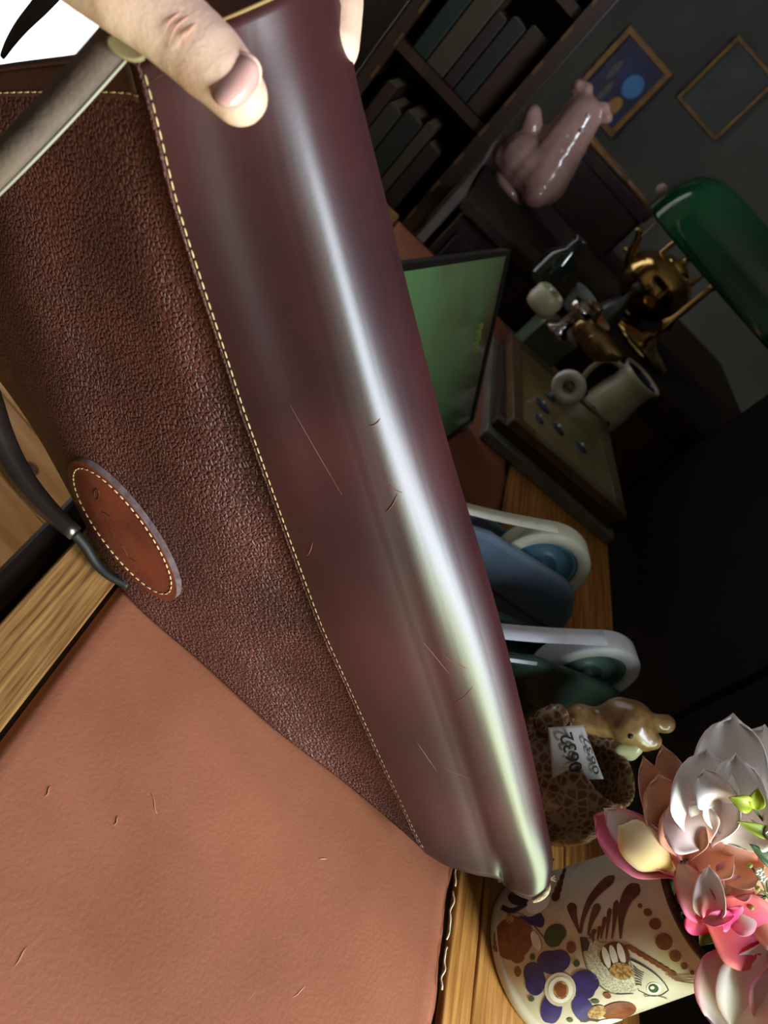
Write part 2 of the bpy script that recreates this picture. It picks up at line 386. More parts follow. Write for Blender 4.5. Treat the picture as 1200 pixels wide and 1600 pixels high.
def front(u, v):
    """u 0 at the seam .. 1 far left"""
    p = coons(seam, fl_edge, ftop, fbot, u, v); r = (p - CAM).normalized()
    w = math.sin(math.pi * min(1, u * 1.15) ** .8) * math.sin(math.pi * v) ** .8
    d = -.016 * w
    d += .0045 * math.exp(-(u / .035) ** 2) * math.sin(math.pi * v) ** .5                                   # pulled in at the seam
    d += -.006 * math.exp(-((u - .14) / .07) ** 2) * math.exp(-((v - .35) / .3) ** 2)
    d += -.006 * math.exp(-((u - .22) / .10) ** 2) * math.exp(-((v - .52) / .09) ** 2) + .006 * math.exp(-((u - .36) / .12) ** 2) * math.exp(-((v - .30) / .2) ** 2)
    d += .004 * math.exp(-((u - .2) / .1) ** 2) * math.exp(-((v - .80) / .07) ** 2)
    q = p + r * d
    return q
o = build('front_panel', *grid(110, 130, front), m_front, bag, label='pebbled brown front panel'); mod_solid(o, .0016, 1)
# back panel and base: stand behind the front, hidden from here
def backp(u, v):
    p = coons(seam, fl_edge, ftop, fbot, u, v)
    if u < .999: p = p + Vector((0, .0, 0))
    th = .02 + .075 * v ** .8
    q = p + Vector((.10 * v * (1 - u) ** 2, th, -.035 * (1 - v) ** 2))
    q.z = max(q.z, DZ + .004); return q
o = build('back_panel', *grid(30, 40, backp), m_back, bag); mod_solid(o, .0016, 0)
def basep(u, v): return front(u, 1).lerp(backp(u, 1), v)
build('base_panel', *grid(30, 8, basep), m_back, bag)
# seam stitching, two threads deep in a small groove
path = [gus(.012, k / 399) - (gus(.012, k / 399) - CAM).normalized() * .0012 for k in range(4, 400)]
sts = stitches(path, .0036, .0010, .00042)
o = build('seam_stitching', *sts, m_thread, bag, label='cream thread stitched along the seam'); tag(o, kind='stuff')
pip = [gus(0, k / 199) - (gus(0, k / 199) - CAM).normalized() * .0004 for k in range(200)]
build('seam_welt', *tube(pip, .0009, 8), m_front, bag)
# stitched rims
rim1 = [front(k / 99, 0) for k in range(100)]
build('front_rim', *tube([p - (p - CAM).normalized() * .0006 for p in rim1], .0017, 8), m_gus, bag)
def band(u, v): q = front(u, .032 * v); return q - (q - CAM).normalized() * .0016
o = build('rim_band', *grid(60, 6, lambda u, v: band(.04 + .96 * u, v)), m_back, bag); mod_solid(o, .0012, 0)
o = build('rim_stitching', *stitches([band(.04 + .96 * k / 199, .86) - ray(0, 200) * .0012 for k in range(200)], .0036, .0014, .0004), m_thread, bag); tag(o, kind='stuff')
grim = [gus(k / 79, 0) for k in range(80)]
build('gusset_rim', *tube([p - (p - CAM).normalized() * .0005 + UP * .0006 for p in grim], .0007, 8), mat('ochre edge thread', srgb(140, 108, 62), .7), bag, label='pale stitched top edge of the side panel')
def lining(u, v):
    q = spline([(-.02, .0, 0), (1, 0, 0)], 2); p = gus(.05 + .95 * u, 0); px_ = 215 + 300 * u
    return p + (p - CAM).normalized() * (.006 + .02 * v) - YI * (.030 * v) + YI * .01
o = build('inner_lining', *grid(30, 8, lining), mat('red brown lining', srgb(98, 52, 40), .7, srgb(80, 40, 32), 20), bag); mod_solid(o, .001, 0)
# raw leather lip at the bottom corner
lip = [gus(.74 + .26 * k / 39, 1) for k in range(40)]
build('raw_lip', *tube([p + YI * .0010 for p in lip], [.0006 + .0020 * math.sin(math.pi * min(1, .08 + k / 42)) ** .6 for k in range(40)], 8), m_raw, bag, label='pale raw cut edge at the bottom corner')
for k in range(7):
    a = gus(.985, .995); d = (XI * (.6 + .3 * random.random()) + YI * (random.random() - .6)).normalized()
    build('loose_fibre', *tube([a, a + d * .002, a + d * .0042 + YI * (random.random() - .5) * .001], [.0003, .0002, .0001], 5), m_raw, bag)
# scuffs: thin raised scratches in paler leather
m_scuff = mat('scuffed leather', srgb(118, 66, 54), .5)
for (u, v, du, dv, w) in ((.50, .34, .07, -.005, .0006), (.52, .405, .06, .01, .0005), (.46, .435, .09, -.02, .0006), (.44, .60, .10, .045, .0005), (.52, .615, .14, .02, .0005),
                          (.33, .80, .14, .018, .0006), (.25, .76, .05, .05, .0004), (.06, .49, .05, -.02, .0008), (.5, .69, .16, -.03, .0004), (.2, .30, .10, .11, .0004), (.35, .87, .2, .02, .0003), (.3, .93, .16, -.01, .0003)):
    pts = []
    for k in range(12):
        q = k / 11; p = gus(u + du * q, v + dv * q + .002 * math.sin(q * 3.1)); pts.append(p - (p - CAM).normalized() * .0012)
    build('scuff', *tube(pts, [w * (.15 + .85 * math.sin(math.pi * (k + .5) / 12)) * .42 for k in range(12)], 5), m_scuff, bag)

# oval leather patch: find where a pixel meets the front panel
from mathutils.bvhtree import BVHTree
fv, ff = grid(110, 130, front); BV = BVHTree.FromPolygons(fv, ff)
def onfront(x, y):
    h = BV.ray_cast(CAM, ray(x, y).normalized()); return h[0] if h[0] else P(x, y, .46)
pc = Vector((191, 830)); A1 = Vector((80, 107)); A2 = Vector((29, -22))
def oval(a, k=1.0, bulge=0.0): 
    c, s = math.cos(a), math.sin(a); q = pc + A1 * (c * k) + A2 * (s * k) ; return q
LIFT = .0035
def patchfn(u, v):
    q = oval(2 * math.pi * u, v); p = onfront(q.x, q.y); return p - (p - CAM).normalized() * (LIFT + .0008 * (1 - v ** 4))
m_patch = mat('red brown patch leather', srgb(116, 52, 34), .45, srgb(92, 38, 28), 30, bump=.15, bscale=500)
pv, pf = grid(64, 9, patchfn, closed_u=True)
pat = build('oval_patch', pv, pf, m_patch, bag, label='oval red brown leather maker patch')
m_edge = mat('burnished patch edge', srgb(112, 92, 98), .3, srgb(84, 66, 72), 200, coat=.5)
def edgefn(u, v):
    q = oval(2 * math.pi * u, 1.0) + Vector((8, -6)) * v ; p = onfront(q.x, q.y); return p - (p - CAM).normalized() * LIFT * (1 - v * .9)
build('patch_edge', *grid(64, 5, edgefn, closed_u=True), m_edge, pat)
o = build('patch_stitching', *stitches([(lambda p: p - (p - CAM).normalized() * (LIFT + .001))(onfront(*oval(2 * math.pi * k / 240, .90))) for k in range(241)], .0031, .0014, .00042), mat('pale patch thread', srgb(206, 172, 132), .7), pat); tag(o, kind='stuff')
m_emb = mat('embossed mark', srgb(58, 22, 18), .6)
def emb(pts, w):
    out = []
    for (x, y) in pts:
        p = onfront(x, y); out.append(p - (p - CAM).normalized() * (LIFT + .0009))
    build('embossed_mark', *tube(spline(out, 14), w, 5), m_emb, pat)
for pts in ([(147, 768), (151, 764), (155, 771), (152, 780), (148, 776), (147, 768)], [(157, 782), (161, 787)], [(160, 800), (168, 804), (173, 808)], [(164, 814), (172, 822)], [(172, 826), (180, 838)], [(190, 852), (196, 862), (199, 868)],
            [(203, 872), (212, 878)], [(208, 884), (214, 892)], [(216, 896), (226, 908)], [(226, 908), (234, 918)]): emb(pts, .0003)

# flat grey-brown strap lying over the top edge, and its loose end
m_strap = mat('taupe suede strap', srgb(112, 92, 80), .75, srgb(92, 74, 64), 60, bump=.3, bscale=500)
def strip(pts, w, side, n=40):
    c = spline([tuple(P(*p)) for p in pts], n)
    ws = w if callable(w) else (lambda q: w)
    return grid(n, 3, lambda u, v: samp(c, u) + side * ((v - .5) * ws(u)))
sd = (XI * .8 + YI * .6).normalized()
o = build('strap', *strip([(215, 25, .262), (150, 100, .262), (85, 172, .264), (10, 250, .266), (-90, 350, .285), (-170, 430, .33), (-205, 480, .39), (-215, 500, .45)], .0135, sd), m_strap, bag, label='flat taupe strap crossing the rim'); mod_solid(o, .0022, 0)
o = build('strap_edge', *tube([p + sd * .0068 for p in spline([tuple(P(*p)) for p in [(215, 25, .2612), (150, 100, .2612), (85, 172, .2632), (10, 250, .2652), (-90, 350, .2842), (-170, 430, .329), (-205, 480, .389), (-215, 500, .449)]], 40)], .0006, 6), mat('worn strap edge', srgb(150, 140, 122), .5), bag)
o = build('strap_end', *strip([(95, -30, .40), (62, 10, .40), (35, 40, .40), (15, 68, .40), (3, 90, .40)], lambda q: .0105 * (1 - q) ** .7 + .0012, (XI * .75 + YI * .62).normalized()), mat('dark strap leather', srgb(70, 58, 52), .7), bag); mod_solid(o, .0018, 0)
# tan tab under the thumb
o = build('rim_tab', *grid(16, 8, lambda u, v: P(197 + 30 * math.cos(2 * math.pi * u) * v, 76 + 17 * math.sin(2 * math.pi * u) * v + 10 * math.cos(2 * math.pi * u) * v, .258), closed_u=True), mat('tan tab leather', srgb(150, 132, 98), .6), bag); mod_solid(o, .002, 0)
# round black carrying handle looping down past the desk edge
m_hand = mat('black round handle leather', srgb(26, 18, 17), .3, srgb(36, 26, 25), 30, coat=.7, coatr=.22)
hp = [(-165, 300, .43), (-130, 390, .44), (-80, 490, .45), (-30, 610, .46), (0, 688, .465), (34, 748, .468), (76, 797, .470), (118, 834, .472)]
build('handle', *tube(curve(hp, 40), [.0118 - .0068 * max(0, (k - 14) / 25) ** 1.3 for k in range(40)], 14), m_hand, bag, label='round black handle loop')
hp2 = [(116, 833, .474), (132, 852, .478), (150, 880, .483), (170, 899, .486), (200, 915, .49)]
build('handle_end', *tube(curve(hp2, 30), [.0034 - .0008 * k / 29 for k in range(30)], 10), mat('black cord leather', srgb(20, 16, 15), .6), bag)

# ------------------------------------------------------------------ the hand
m_skin = mat('skin', srgb(222, 182, 162), .6, srgb(210, 164, 144), 60, bump=.25, bscale=700, sss=.25, spec=.4)
R = lambda n, t: px2m(n, t)
TT = .250
th = [(P(374, 150, TT + .001), R(46, TT)), (P(352, 120, TT), R(54, TT)), (P(325, 92, TT), R(60, TT)), (P(285, 55, TT), R(62, TT)), (P(248, 26, TT - .001), R(62, TT)), (P(200, -10, TT - .002), R(66, TT)), (P(130, -70, TT), R(76, TT)), (P(60, -150, .262), .0185), (P(80, -300, .285), .026)]
parts = [chain(th)]
def fing(pts): parts.append(chain([(P(x, y, t), r) for x, y, t, r in pts]))
fing([(430, -330, .305, .017), (500, -210, .315, .0115), (530, -100, .318, .0108), (526, 10, .312, .0112), (521, 72, .308, .0108)])
fing([(390, -330, .315, .017), (440, -190, .345, .0115), (470, -60, .356, .0105), (440, 60, .350, .0098), (430, 110, .346, .0088)])
fing([(310, -330, .325, .016), (360, -170, .362, .0105), (400, -40, .372, .0098), (380, 60, .366, .0092), (372, 100, .362, .0082)])
fing([(230, -330, .330, .015), (280, -170, .368, .0090), (320, -60, .378, .0085), (318, 20, .374, .0078)])
parts.append(chain([(P(230, -330, .330), .019), (P(310, -340, .318), .021), (P(400, -350, .305), .020)]))
parts.append(chain([(P(80, -300, .285), .026), (P(160, -440, .305), .029), (P(250, -430, .315), .026), (P(330, -400, .31), .022)]))
parts.append(chain([(P(160, -440, .305), .029), (P(190, -620, .32), .028), (P(190, -900, .34), .033), (P(180, -1300, .36), .040)], .12))
hand = build('person_hand', *merge(*parts), m_skin)
remesh(hand, .0016, 6)
tag(hand, 'bare hand gripping the top of the burgundy bag between thumb and fingers', 'person')
# thumbnail
m_nail = mat('thumbnail', srgb(200, 150, 144), .3, srgb(188, 138, 134), 90, coat=.3)
ndir = Vector((-.55, .83)); nacr = Vector((.83, .55))
def nailfn(u, v, grow=1.0):
    a = 2 * math.pi * u
    l = math.cos(a) * v * grow; w = math.sin(a) * v * grow
    sx = (abs(l) ** .8) * (1 if l >= 0 else -1) * 46; sy = w * 33
    q = Vector((367, 127)) + ndir * sx * .97 + nacr * sy
    d = -.0101 + .0034 * w * w + .0012 * max(0, l) ** 2 + .001 * v ** 6
    return P(q.x, q.y, TT + d)
nb = build('thumbnail', *grid(36, 8, nailfn, closed_u=True), m_nail, hand, label='pale pink thumbnail'); mod_solid(nb, .0006, 0)
cut = [nailfn(.30 + .42 * k / 23, 1.03) + FW * .0002 for k in range(24)]
build('cuticle', *tube(cut, [.0003 + .0006 * math.sin(math.pi * k / 23) for k in range(24)], 6), mat('cuticle skin', srgb(232, 190, 172), .55), nb)

# knuckle creases on the thumb
m_crease = mat('knuckle crease', srgb(206, 146, 126), .6)
for i, (x0, y0, x1, y1, bx, by) in enumerate(((262, 78, 312, 18, -10, -8), (272, 84, 320, 30, -7, -6), (252, 66, 300, 12, -9, -8), (284, 70, 312, 38, -4, -4))):
    pts = []
    for k in range(9):
        q = k / 8; w = math.sin(math.pi * q); x = x0 + (x1 - x0) * q + bx * w; y_ = y0 + (y1 - y0) * q + by * w
        e = (q - .5) * 2 * .62
        pts.append(P(x, y_, TT - px2m(61.2, TT) * math.sqrt(max(0, 1 - e * e * .85))))
    build('knuckle_crease', *tube(pts, [-.00005 + .00030 * math.sin(math.pi * k / 8) for k in range(9)], 6), m_crease, hand)

# ------------------------------------------------------------------ tall dark cupboard added along the right side to block window light
m_blocker = mat('black brown light blocker', srgb(26, 22, 19), .75, srgb(19, 16, 14), 12, spec=.15)
cup = empty('light_blocker', D(.85, .85, -DZ), 'nearly black wooden cupboard added to shade the far end of the oak desk', 'blocker')
o = build('body', *dbox(.12, 1.22, .64, 1.10, -DZ, .55), m_blocker, cup, smooth=False); mod_bevel(o, .004)
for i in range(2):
    d_ = build('door', *dbox(.14 + i * .54, .67 + i * .54, .626, .64, -DZ + .05, .51), m_blocker, cup, smooth=False); mod_bevel(d_, .003)  # doors and knobs of the added light blocker
    build('knob', *ball(D(.64 if i == 0 else .71, .618, -.2), .010), m_blocker, d_)

# ------------------------------------------------------------------ painted stoneware pot
PC = Vector((.3148, .4017, DZ)); RB, RR, PH = .0504, .0416, .141
pot = empty('stoneware_pot', PC, 'cream stoneware flower pot painted with a fish and blue flower', 'flower pot')
m_pot = mat('speckled cream stoneware', srgb(200, 188, 166), .34, srgb(184, 170, 146), 45, bump=.06, bscale=300, coat=.15)
m_brown = mat('painted umber', srgb(104, 60, 40), .35, srgb(82, 44, 30), 160)
m_rust = mat('painted rust', srgb(132, 74, 44), .35, srgb(104, 54, 32), 160)
m_blue = mat('painted cobalt', srgb(44, 38, 104), .28, srgb(30, 26, 76), 120)
m_green = mat('painted green', srgb(62, 82, 44), .35, srgb(46, 66, 36), 120)
m_white = mat('painted white', srgb(226, 222, 210), .35, srgb(212, 206, 190), 150)
m_grey = mat('painted dark line', srgb(52, 50, 50), .4)
m_pale = mat('painted pale scales', srgb(200, 196, 172), .4, srgb(160, 150, 124), 900, contrast=(.45, .55))
m_tan = mat('painted tan', srgb(178, 140, 84), .4, srgb(120, 84, 48), 480, contrast=(.45, .55))
def rz(z): return RB + (RR - RB) * z / PH
wall = [(0, .0), (RB - .003, .0), (RB, .002), (RB, .008), (RB - .0012, .0095)] + [(rz(z), z) for z in (.012, .03, .05, .075, .1, .12, .134)] + [(RR + .0003, .138)]
build('body', *lathe(PC, wall, 72), m_pot, pot)
build('inside', *lathe(PC, [(RR - .005, PH - .002), (RR - .006, .12), (RR - .007, .08), (0, .08)], 56), mat('dark soil and foam', srgb(30, 22, 18), .9, srgb(20, 16, 12), 80), pot)
build('rim', *lathe(PC, [(RR + .0004, .1375), (RR + .0008, PH - .0008), (RR - .001, PH + .0006), (RR - .004, PH), (RR - .0052, PH - .003)], 64), mat('umber rim glaze', srgb(70, 42, 30), .25, srgb(54, 32, 24), 60), pot)
def onpot(x, y, lift=.0004):
    r = ray(x, y); o_ = CAM - PC; k = (RR - RB) / PH
    # |o+tr|_xy = RB + k*(o.z+t r.z) + lift
    a0 = RB + lift + k * o_.z; b0 = k * r.z
    A = r.x**2 + r.y**2 - b0**2; B = 2 * (o_.x * r.x + o_.y * r.y - a0 * b0); C_ = o_.x**2 + o_.y**2 - a0**2
    dd = B * B - 4 * A * C_
    if dd < 0:
        t = -B / (2 * A); p = CAM + r * t; h = Vector((p.x - PC.x, p.y - PC.y, 0)); R_ = RB + k * (p.z - PC.z) + lift
        h = h.normalized() * R_; return Vector((PC.x + h.x, PC.y + h.y, p.z))
    return CAM + r * ((-B - math.sqrt(dd)) / (2 * A))
def Z(x, y): return 750 + x / 3, 1300 + y / 3
LAY = [0]
def decal(outline, m, name='painted_mark', lift=.0004):
    """star-shaped outline in traced coordinates laid on the curved wall"""
    cx = sum(p[0] for p in outline) / len(outline); cy = sum(p[1] for p in outline) / len(outline)
    n = len(outline); V = [onpot(*Z(cx, cy), lift)]; F = []
    for r_ in (.34, .67, 1.0):
        for (x, y_) in outline: V.append(onpot(*Z(cx + (x - cx) * r_, cy + (y_ - cy) * r_), lift))
    F += [(0, 1 + i, 1 + (i + 1) % n) for i in range(n)]
    for q in range(2):
        for i in range(n): F.append((1 + q * n + i, 1 + (q + 1) * n + i, 1 + (q + 1) * n + (i + 1) % n, 1 + q * n + (i + 1) % n))
    return build(name, V, F, m, pot)
def ell(cx, cy, a, b, rot=0, n=22, dent=0):
    out = []; r_ = math.radians(rot)
    for i in range(n):
        w = 2 * math.pi * i / n; k_ = 1 - dent * math.exp(-((w if w < math.pi else w - 2 * math.pi) / .45) ** 2)
        x, y_ = a * math.cos(w) * k_, b * math.sin(w) * k_; out.append((cx + x * math.cos(r_) - y_ * math.sin(r_), cy + x * math.sin(r_) + y_ * math.cos(r_)))
    return out
def stroke(pts, w0, w1, m, name='painted_feather', lift=.0004, n=16):
    c = spline([(x, y_, 0) for x, y_ in pts], n); V = []; F = []
    for i, p in enumerate(c):
        q = i / (n - 1); t = (c[min(i + 1, n - 1)] - c[max(i - 1, 0)]).normalized(); nn = Vector((-t.y, t.x, 0))
        w = (w0 + (w1 - w0) * q ** 1.3) * .5
        if w1 > w0 and q > .8: w *= math.sqrt(max(.02, 1 - ((q - .8) / .2) ** 2))
        for e in (-1, -.33, .33, 1): V.append(onpot(*Z(p.x + nn.x * w * e, p.y + nn.y * w * e), lift))
        if i:
            for k_ in range(3): F.append(((i - 1) * 4 + k_, (i - 1) * 4 + k_ + 1, i * 4 + k_ + 1, i * 4 + k_))
    return build(name, V, F, m, pot)
for pts, a, b in (([(470, 475), (478, 420), (510, 330), (560, 265), (630, 205)], 12, 56), ([(466, 475), (440, 400), (426, 330)], 8, 56), ([(505, 485), (520, 420), (555, 335)], 8, 46), ([(658, 500), (662, 400), (690, 305), (745, 245)], 10, 84),
                  ([(530, 520), (528, 480), (540, 455)], 6, 26), ([(550, 505), (562, 440)], 6, 24), ([(566, 500), (586, 395)], 6, 24), ([(590, 500), (608, 355)], 6, 26), ([(618, 500), (642, 318)], 8, 36), ([(515, 500), (520, 475)], 6, 20)):
    stroke(pts, a, b, m_brown)
for x, y_, r_ in ((750, 345, 12), (785, 376, 20), (820, 431, 29), (862, 515, 42), (915, 583, 28), (957, 630, 16), (995, 660, 11)): decal(ell(x, y_, r_, r_ * .9, 40), m_rust, 'painted_dot')
for i in range(8): decal(ell(698 + i * 29, 540 + i * 17.5, 24, 11, 18), m_rust, 'painted_leaf')
for i in range(4): stroke([(870 + i * 14, 668 + i * 9), (930 + i * 18, 672 + i * 12), (985 + i * 16, 668 + i * 14)], 4, 3, m_rust, 'painted_line')
# blue flower
for a_ in ((345, 605, 62, 78, -95, .22), (252, 688, 52, 80, 170, .2), (492, 716, 72, 66, 30, .2), (335, 828, 78, 50, 100, .12), (484, 832, 68, 48, 60, .12)):
    decal(ell(*a_[:5], 26, a_[5]), m_blue, 'painted_petal')
decal(ell(376, 738, 74, 80), m_pot, 'flower_halo', .0005); decal(ell(378, 740, 58, 62), m_white, 'flower_ring', .0006); decal(ell(380, 742, 36, 42), m_tan, 'flower_disc', .0007); decal(ell(380, 742, 26, 33, -15), m_rust, 'flower_eye', .0008)
decal(ell(155, 497, 92, 105, 20), m_rust, 'painted_fruit'); decal(ell(90, 540, 30, 26), m_rust, 'painted_fruit'); decal(ell(175, 590, 30, 26), m_rust, 'painted_fruit')
decal(ell(140, 405, 20, 26), m_tan, 'fruit_stalk', .0005)
for e in ((175, 655, 15, 25, -10), (426, 540, 22, 30, -10), (597, 767, 19, 14, 20)): decal(ell(*e), m_rust, 'painted_dot')
decal(ell(352, 485, 50, 58, 35, 26, .18), m_green, 'painted_leaf')
for e in ((245, 585, 12, 16), (452, 615, 16, 18), (240, 782, 15, 13), (422, 882, 15, 10), (540, 795, 20, 10)): decal(ell(*e), m_green, 'painted_leaf')
stroke([(185, 395), (240, 415), (300, 412)], 10, 84, m_blue, 'painted_leaf'); stroke([(120, 380), (200, 385), (270, 460), (340, 550)], 3, 5, m_grey, 'painted_line')
decal(ell(262, 510, 20, 48, -20), m_white, 'painted_leaf', .0005)
decal(ell(272, 336, 62, 40, -35), m_white, 'painted_leaf'); decal(ell(178, 310, 48, 34, 10), m_grey, 'painted_leaf'); stroke([(100, 352), (150, 368), (220, 335)], 26, 18, m_grey, 'painted_line')
for i in range(5): decal(ell(355 + i * 10, 300 - i * 30, 20 - i * 3, 26 - i * 3, 20), m_brown, 'painted_dot')
# fish
decal([(470, 492), (486, 560), (505, 625), (540, 690), (590, 738), (650, 762), (715, 755), (742, 732), (725, 690), (712, 640), (690, 590), (650, 545), (600, 520), (540, 510)], m_pale, 'fish_body')
decal([(468, 492), (480, 560), (505, 556), (515, 520), (500, 495)], m_grey, 'fish_tail', .0005)
decal(ell(632, 582, 72, 66, 25), m_brown, 'fish_wing', .0006)
for x, y_ in ((592, 588), (626, 580), (662, 570)): decal(ell(x, y_, 16, 52, -16), m_white, 'wing_stripe', .0008)
decal(ell(664, 652, 56, 40, 10), m_tan, 'wing_patch', .0009)
decal([(705, 595), (760, 625), (820, 665), (868, 710), (885, 740), (860, 762), (800, 768), (745, 740), (722, 680)], m_pot, 'fish_head', .0005)
stroke([(705, 598), (760, 625), (825, 668), (870, 715), (884, 742)], 7, 5, m_grey, 'painted_line', .0006); stroke([(884, 742), (850, 764), (800, 768), (742, 742)], 4, 4, m_grey, 'painted_line', .0006)
stroke([(770, 770), (830, 768), (878, 782)], 4, 3, m_grey, 'painted_line', .0006)
for i in range(7): stroke([(718 + i * 2, 625 + i * 15), (745 + i * 2, 650 + i * 11), (770 - i * 3, 660 + i * 10)], 5, 3, m_grey, 'painted_line', .0006)
stroke([(470, 500), (490, 610), (540, 700), (620, 756), (720, 758)], 4, 4, m_grey, 'painted_line', .0006)
decal(ell(815, 734, 34, 28, 10), m_white, 'fish_eye', .0007); decal(ell(814, 734, 24, 20, 10), m_green, 'fish_eye', .0009); decal(ell(808, 730, 10, 8), m_white, 'fish_eye', .0011)
decal(ell(650, 838, 84, 40, -8), m_rust, 'painted_leaf'); decal(ell(548, 845, 45, 30, -20), m_tan, 'painted_leaf', .0005); stroke([(470, 885), (520, 880), (570, 890)], 14, 10, m_grey, 'painted_line'); decal(ell(610, 888, 60, 12, -5), m_white, 'painted_leaf', .0005)

# ------------------------------------------------------------------ artificial flowers in the pot
m_petal = mat('silk petal', (1, 1, 1, 1), .55, attr='tint', sss=0, spec=.3)
_b = m_petal.node_tree.nodes['Principled BSDF']; _b.inputs['Sheen Weight'].default_value = .15
m_leaf = mat('silk leaf', (1, 1, 1, 1), .45, attr='tint', spec=.4)
def lerpc(a, b, q): return tuple(a[i] + (b[i] - a[i]) * q for i in range(3)) + (1,)
def petal(parent, base, tip, wpx, c0, c1, ce, cup=.006, bend=.008, ruf=0.0, tipw=.0, m=None, nu=18, nv=11, shape=.8, twist=0, name='petal', ph=0, rnd=0):
    """base/tip (x, y, depth): colours c0 at base, c1 at tip, ce at the edge"""
    A, B = P(*base), P(*tip); ax = (B - A); L = ax.length; ax.normalize()
    fc = -((A + B) / 2 - CAM).normalized(); fc = (fc - ax * fc.dot(ax)).normalized(); sd_ = ax.cross(fc)
    if twist:
        c_, s_ = math.cos(twist), math.sin(twist); fc, sd_ = fc * c_ + sd_ * s_, sd_ * c_ - fc * s_
    W_ = px2m(wpx, (base[2] + tip[2]) / 2) / 2; V = []; C = []
    for i in range(nu):
        u = i / (nu - 1)
        for j in range(nv):
            v = j / (nv - 1) * 2 - 1
            w = W_ * max(math.sin(math.pi * (.06 + .94 * u ** shape) * (1 - tipw)), .02) ** .75
            if rnd: w = W_ * (.22 + .78 * smooth(u / .5)) * math.sqrt(max(.004, 1 - max(0, (u - .55) / .45) ** 2.6))
            k_ = ruf * (u ** 2) * math.sin(v * 7 + u * 9 + ph) * L
            p = A + ax * (L * u - abs(v) ** 2 * L * .06 * u) + sd_ * (w * v) + fc * (bend * math.sin(math.pi * u) + cup * (v * v) * math.sin(math.pi * min(1, .15 + u * .8)) + k_)
            V.append(p); C.append(lerpc(lerpc(c0, c1, smooth(u)), ce, abs(v) ** 3 * .85))
    F = [(i * nv + j, i * nv + j + 1, (i + 1) * nv + j + 1, (i + 1) * nv + j) for i in range(nu - 1) for j in range(nv - 1)]
    o = build(name, V, F, m or m_petal, parent, cols=C); mod_solid(o, .0005, 0); return o
WH = srgb(244, 236, 236); BL = srgb(250, 222, 216); PE = srgb(238, 178, 148); OR = srgb(226, 140, 98); PK = srgb(238, 120, 152); HP = srgb(232, 52, 116); CO = srgb(240, 128, 108); CR = srgb(248, 222, 178); YE = srgb(244, 200, 122); LG = srgb(168, 178, 52); DG = srgb(62, 84, 40); PP = srgb(246, 200, 190)
RIMP = PC + EZ * (PH - .03)
def flower(name, label, stem_to, m=None):
    e = empty(name, RIMP, label, 'flower', 'artificial flowers in the painted pot')
    T = P(*stem_to); build('stem', *tube([RIMP + (T - RIMP) * (k / 5) * 1.0 for k in range(6)], .0016, 7), mat('green stem', srgb(84, 104, 50), .6), e); return e
f1 = flower('peony', 'large white peony blossom with ruffled petals standing in the fish painted pot', (1130, 1300, .462))
for a in (((1135, 1305, .462), (1146, 1114, .468), 105, BL, WH, WH, .012, .012, .03), ((1175, 1300, .462), (1195, 1132, .474), 110, BL, WH, WH, .012, .010, .03), ((1210, 1300, .46), (1240, 1170, .47), 110, BL, WH, WH, .01, .01, .03),
          ((1100, 1318, .455), (1104, 1168, .456), 96, BL, WH, WH, .014, .014, .03), ((1150, 1310, .450), (1150, 1178, .446), 92, PP, WH, WH, .012, .014, .04), ((1200, 1310, .448), (1205, 1185, .446), 90, PP, WH, WH, .012, .012, .04),
          ((1100, 1318, .446), (1046, 1254, .450), 84, BL, PP, BL, .010, .008, .01), ((1150, 1262, .444), (1130, 1318, .440), 120, BL, WH, WH, .008, .010, .05), ((1205, 1250, .440), (1190, 1312, .436), 90, WH, WH, WH, .008, .008, .05), ((1120, 1250, .442), (1100, 1200, .440), 60, BL, WH, WH, .008, .01, .05)):
    petal(f1, *a, ph=a[2] * .1, rnd=1, nv=17)
f2 = flower('lily', 'peach lily with pointed petals standing in the fish painted pot', (1062, 1345, .46))
for a in (((1062, 1350, .466), (1004, 1180, .472), 50), ((1082, 1320, .470), (1034, 1162, .478), 52), ((1100, 1300, .472), (1080, 1182, .480), 46), ((1062, 1330, .458), (1028, 1208, .462), 74), ((1072, 1340, .452), (1060, 1250, .454), 70), ((1140, 1330, .452), (1075, 1345, .450), 70), ((1190, 1345, .45), (1100, 1342, .452), 80), ((1210, 1400, .456), (1140, 1335, .456), 70), ((1215, 1430, .458), (1165, 1370, .456), 60), ((1220, 1440, .46), (1170, 1425, .462), 60)):
    petal(f2, *a, OR, PE, PE, .010, .006, .004, rnd=1)
f3 = flower('calla_bud', 'pink and yellow calla bud leaning over the pot rim', (1052, 1360, .458))
petal(f3, (1058, 1364, .458), (926, 1272, .468), 84, OR, PK, PK, .012, .004, rnd=1)
petal(f3, (1056, 1362, .454), (942, 1262, .464), 58, PE, WH, PK, .008, .006, rnd=1)
petal(f3, (1054, 1360, .448), (966, 1290, .452), 70, YE, CR, CR, -.008, .010, rnd=1)
petal(f3, (1056, 1362, .450), (988, 1276, .456), 44, OR, PE, PK, .006, .004, shape=1.0)
f4 = flower('orchid', 'coral orchid with hot pink throat standing in the fish painted pot', (1105, 1410, .452))
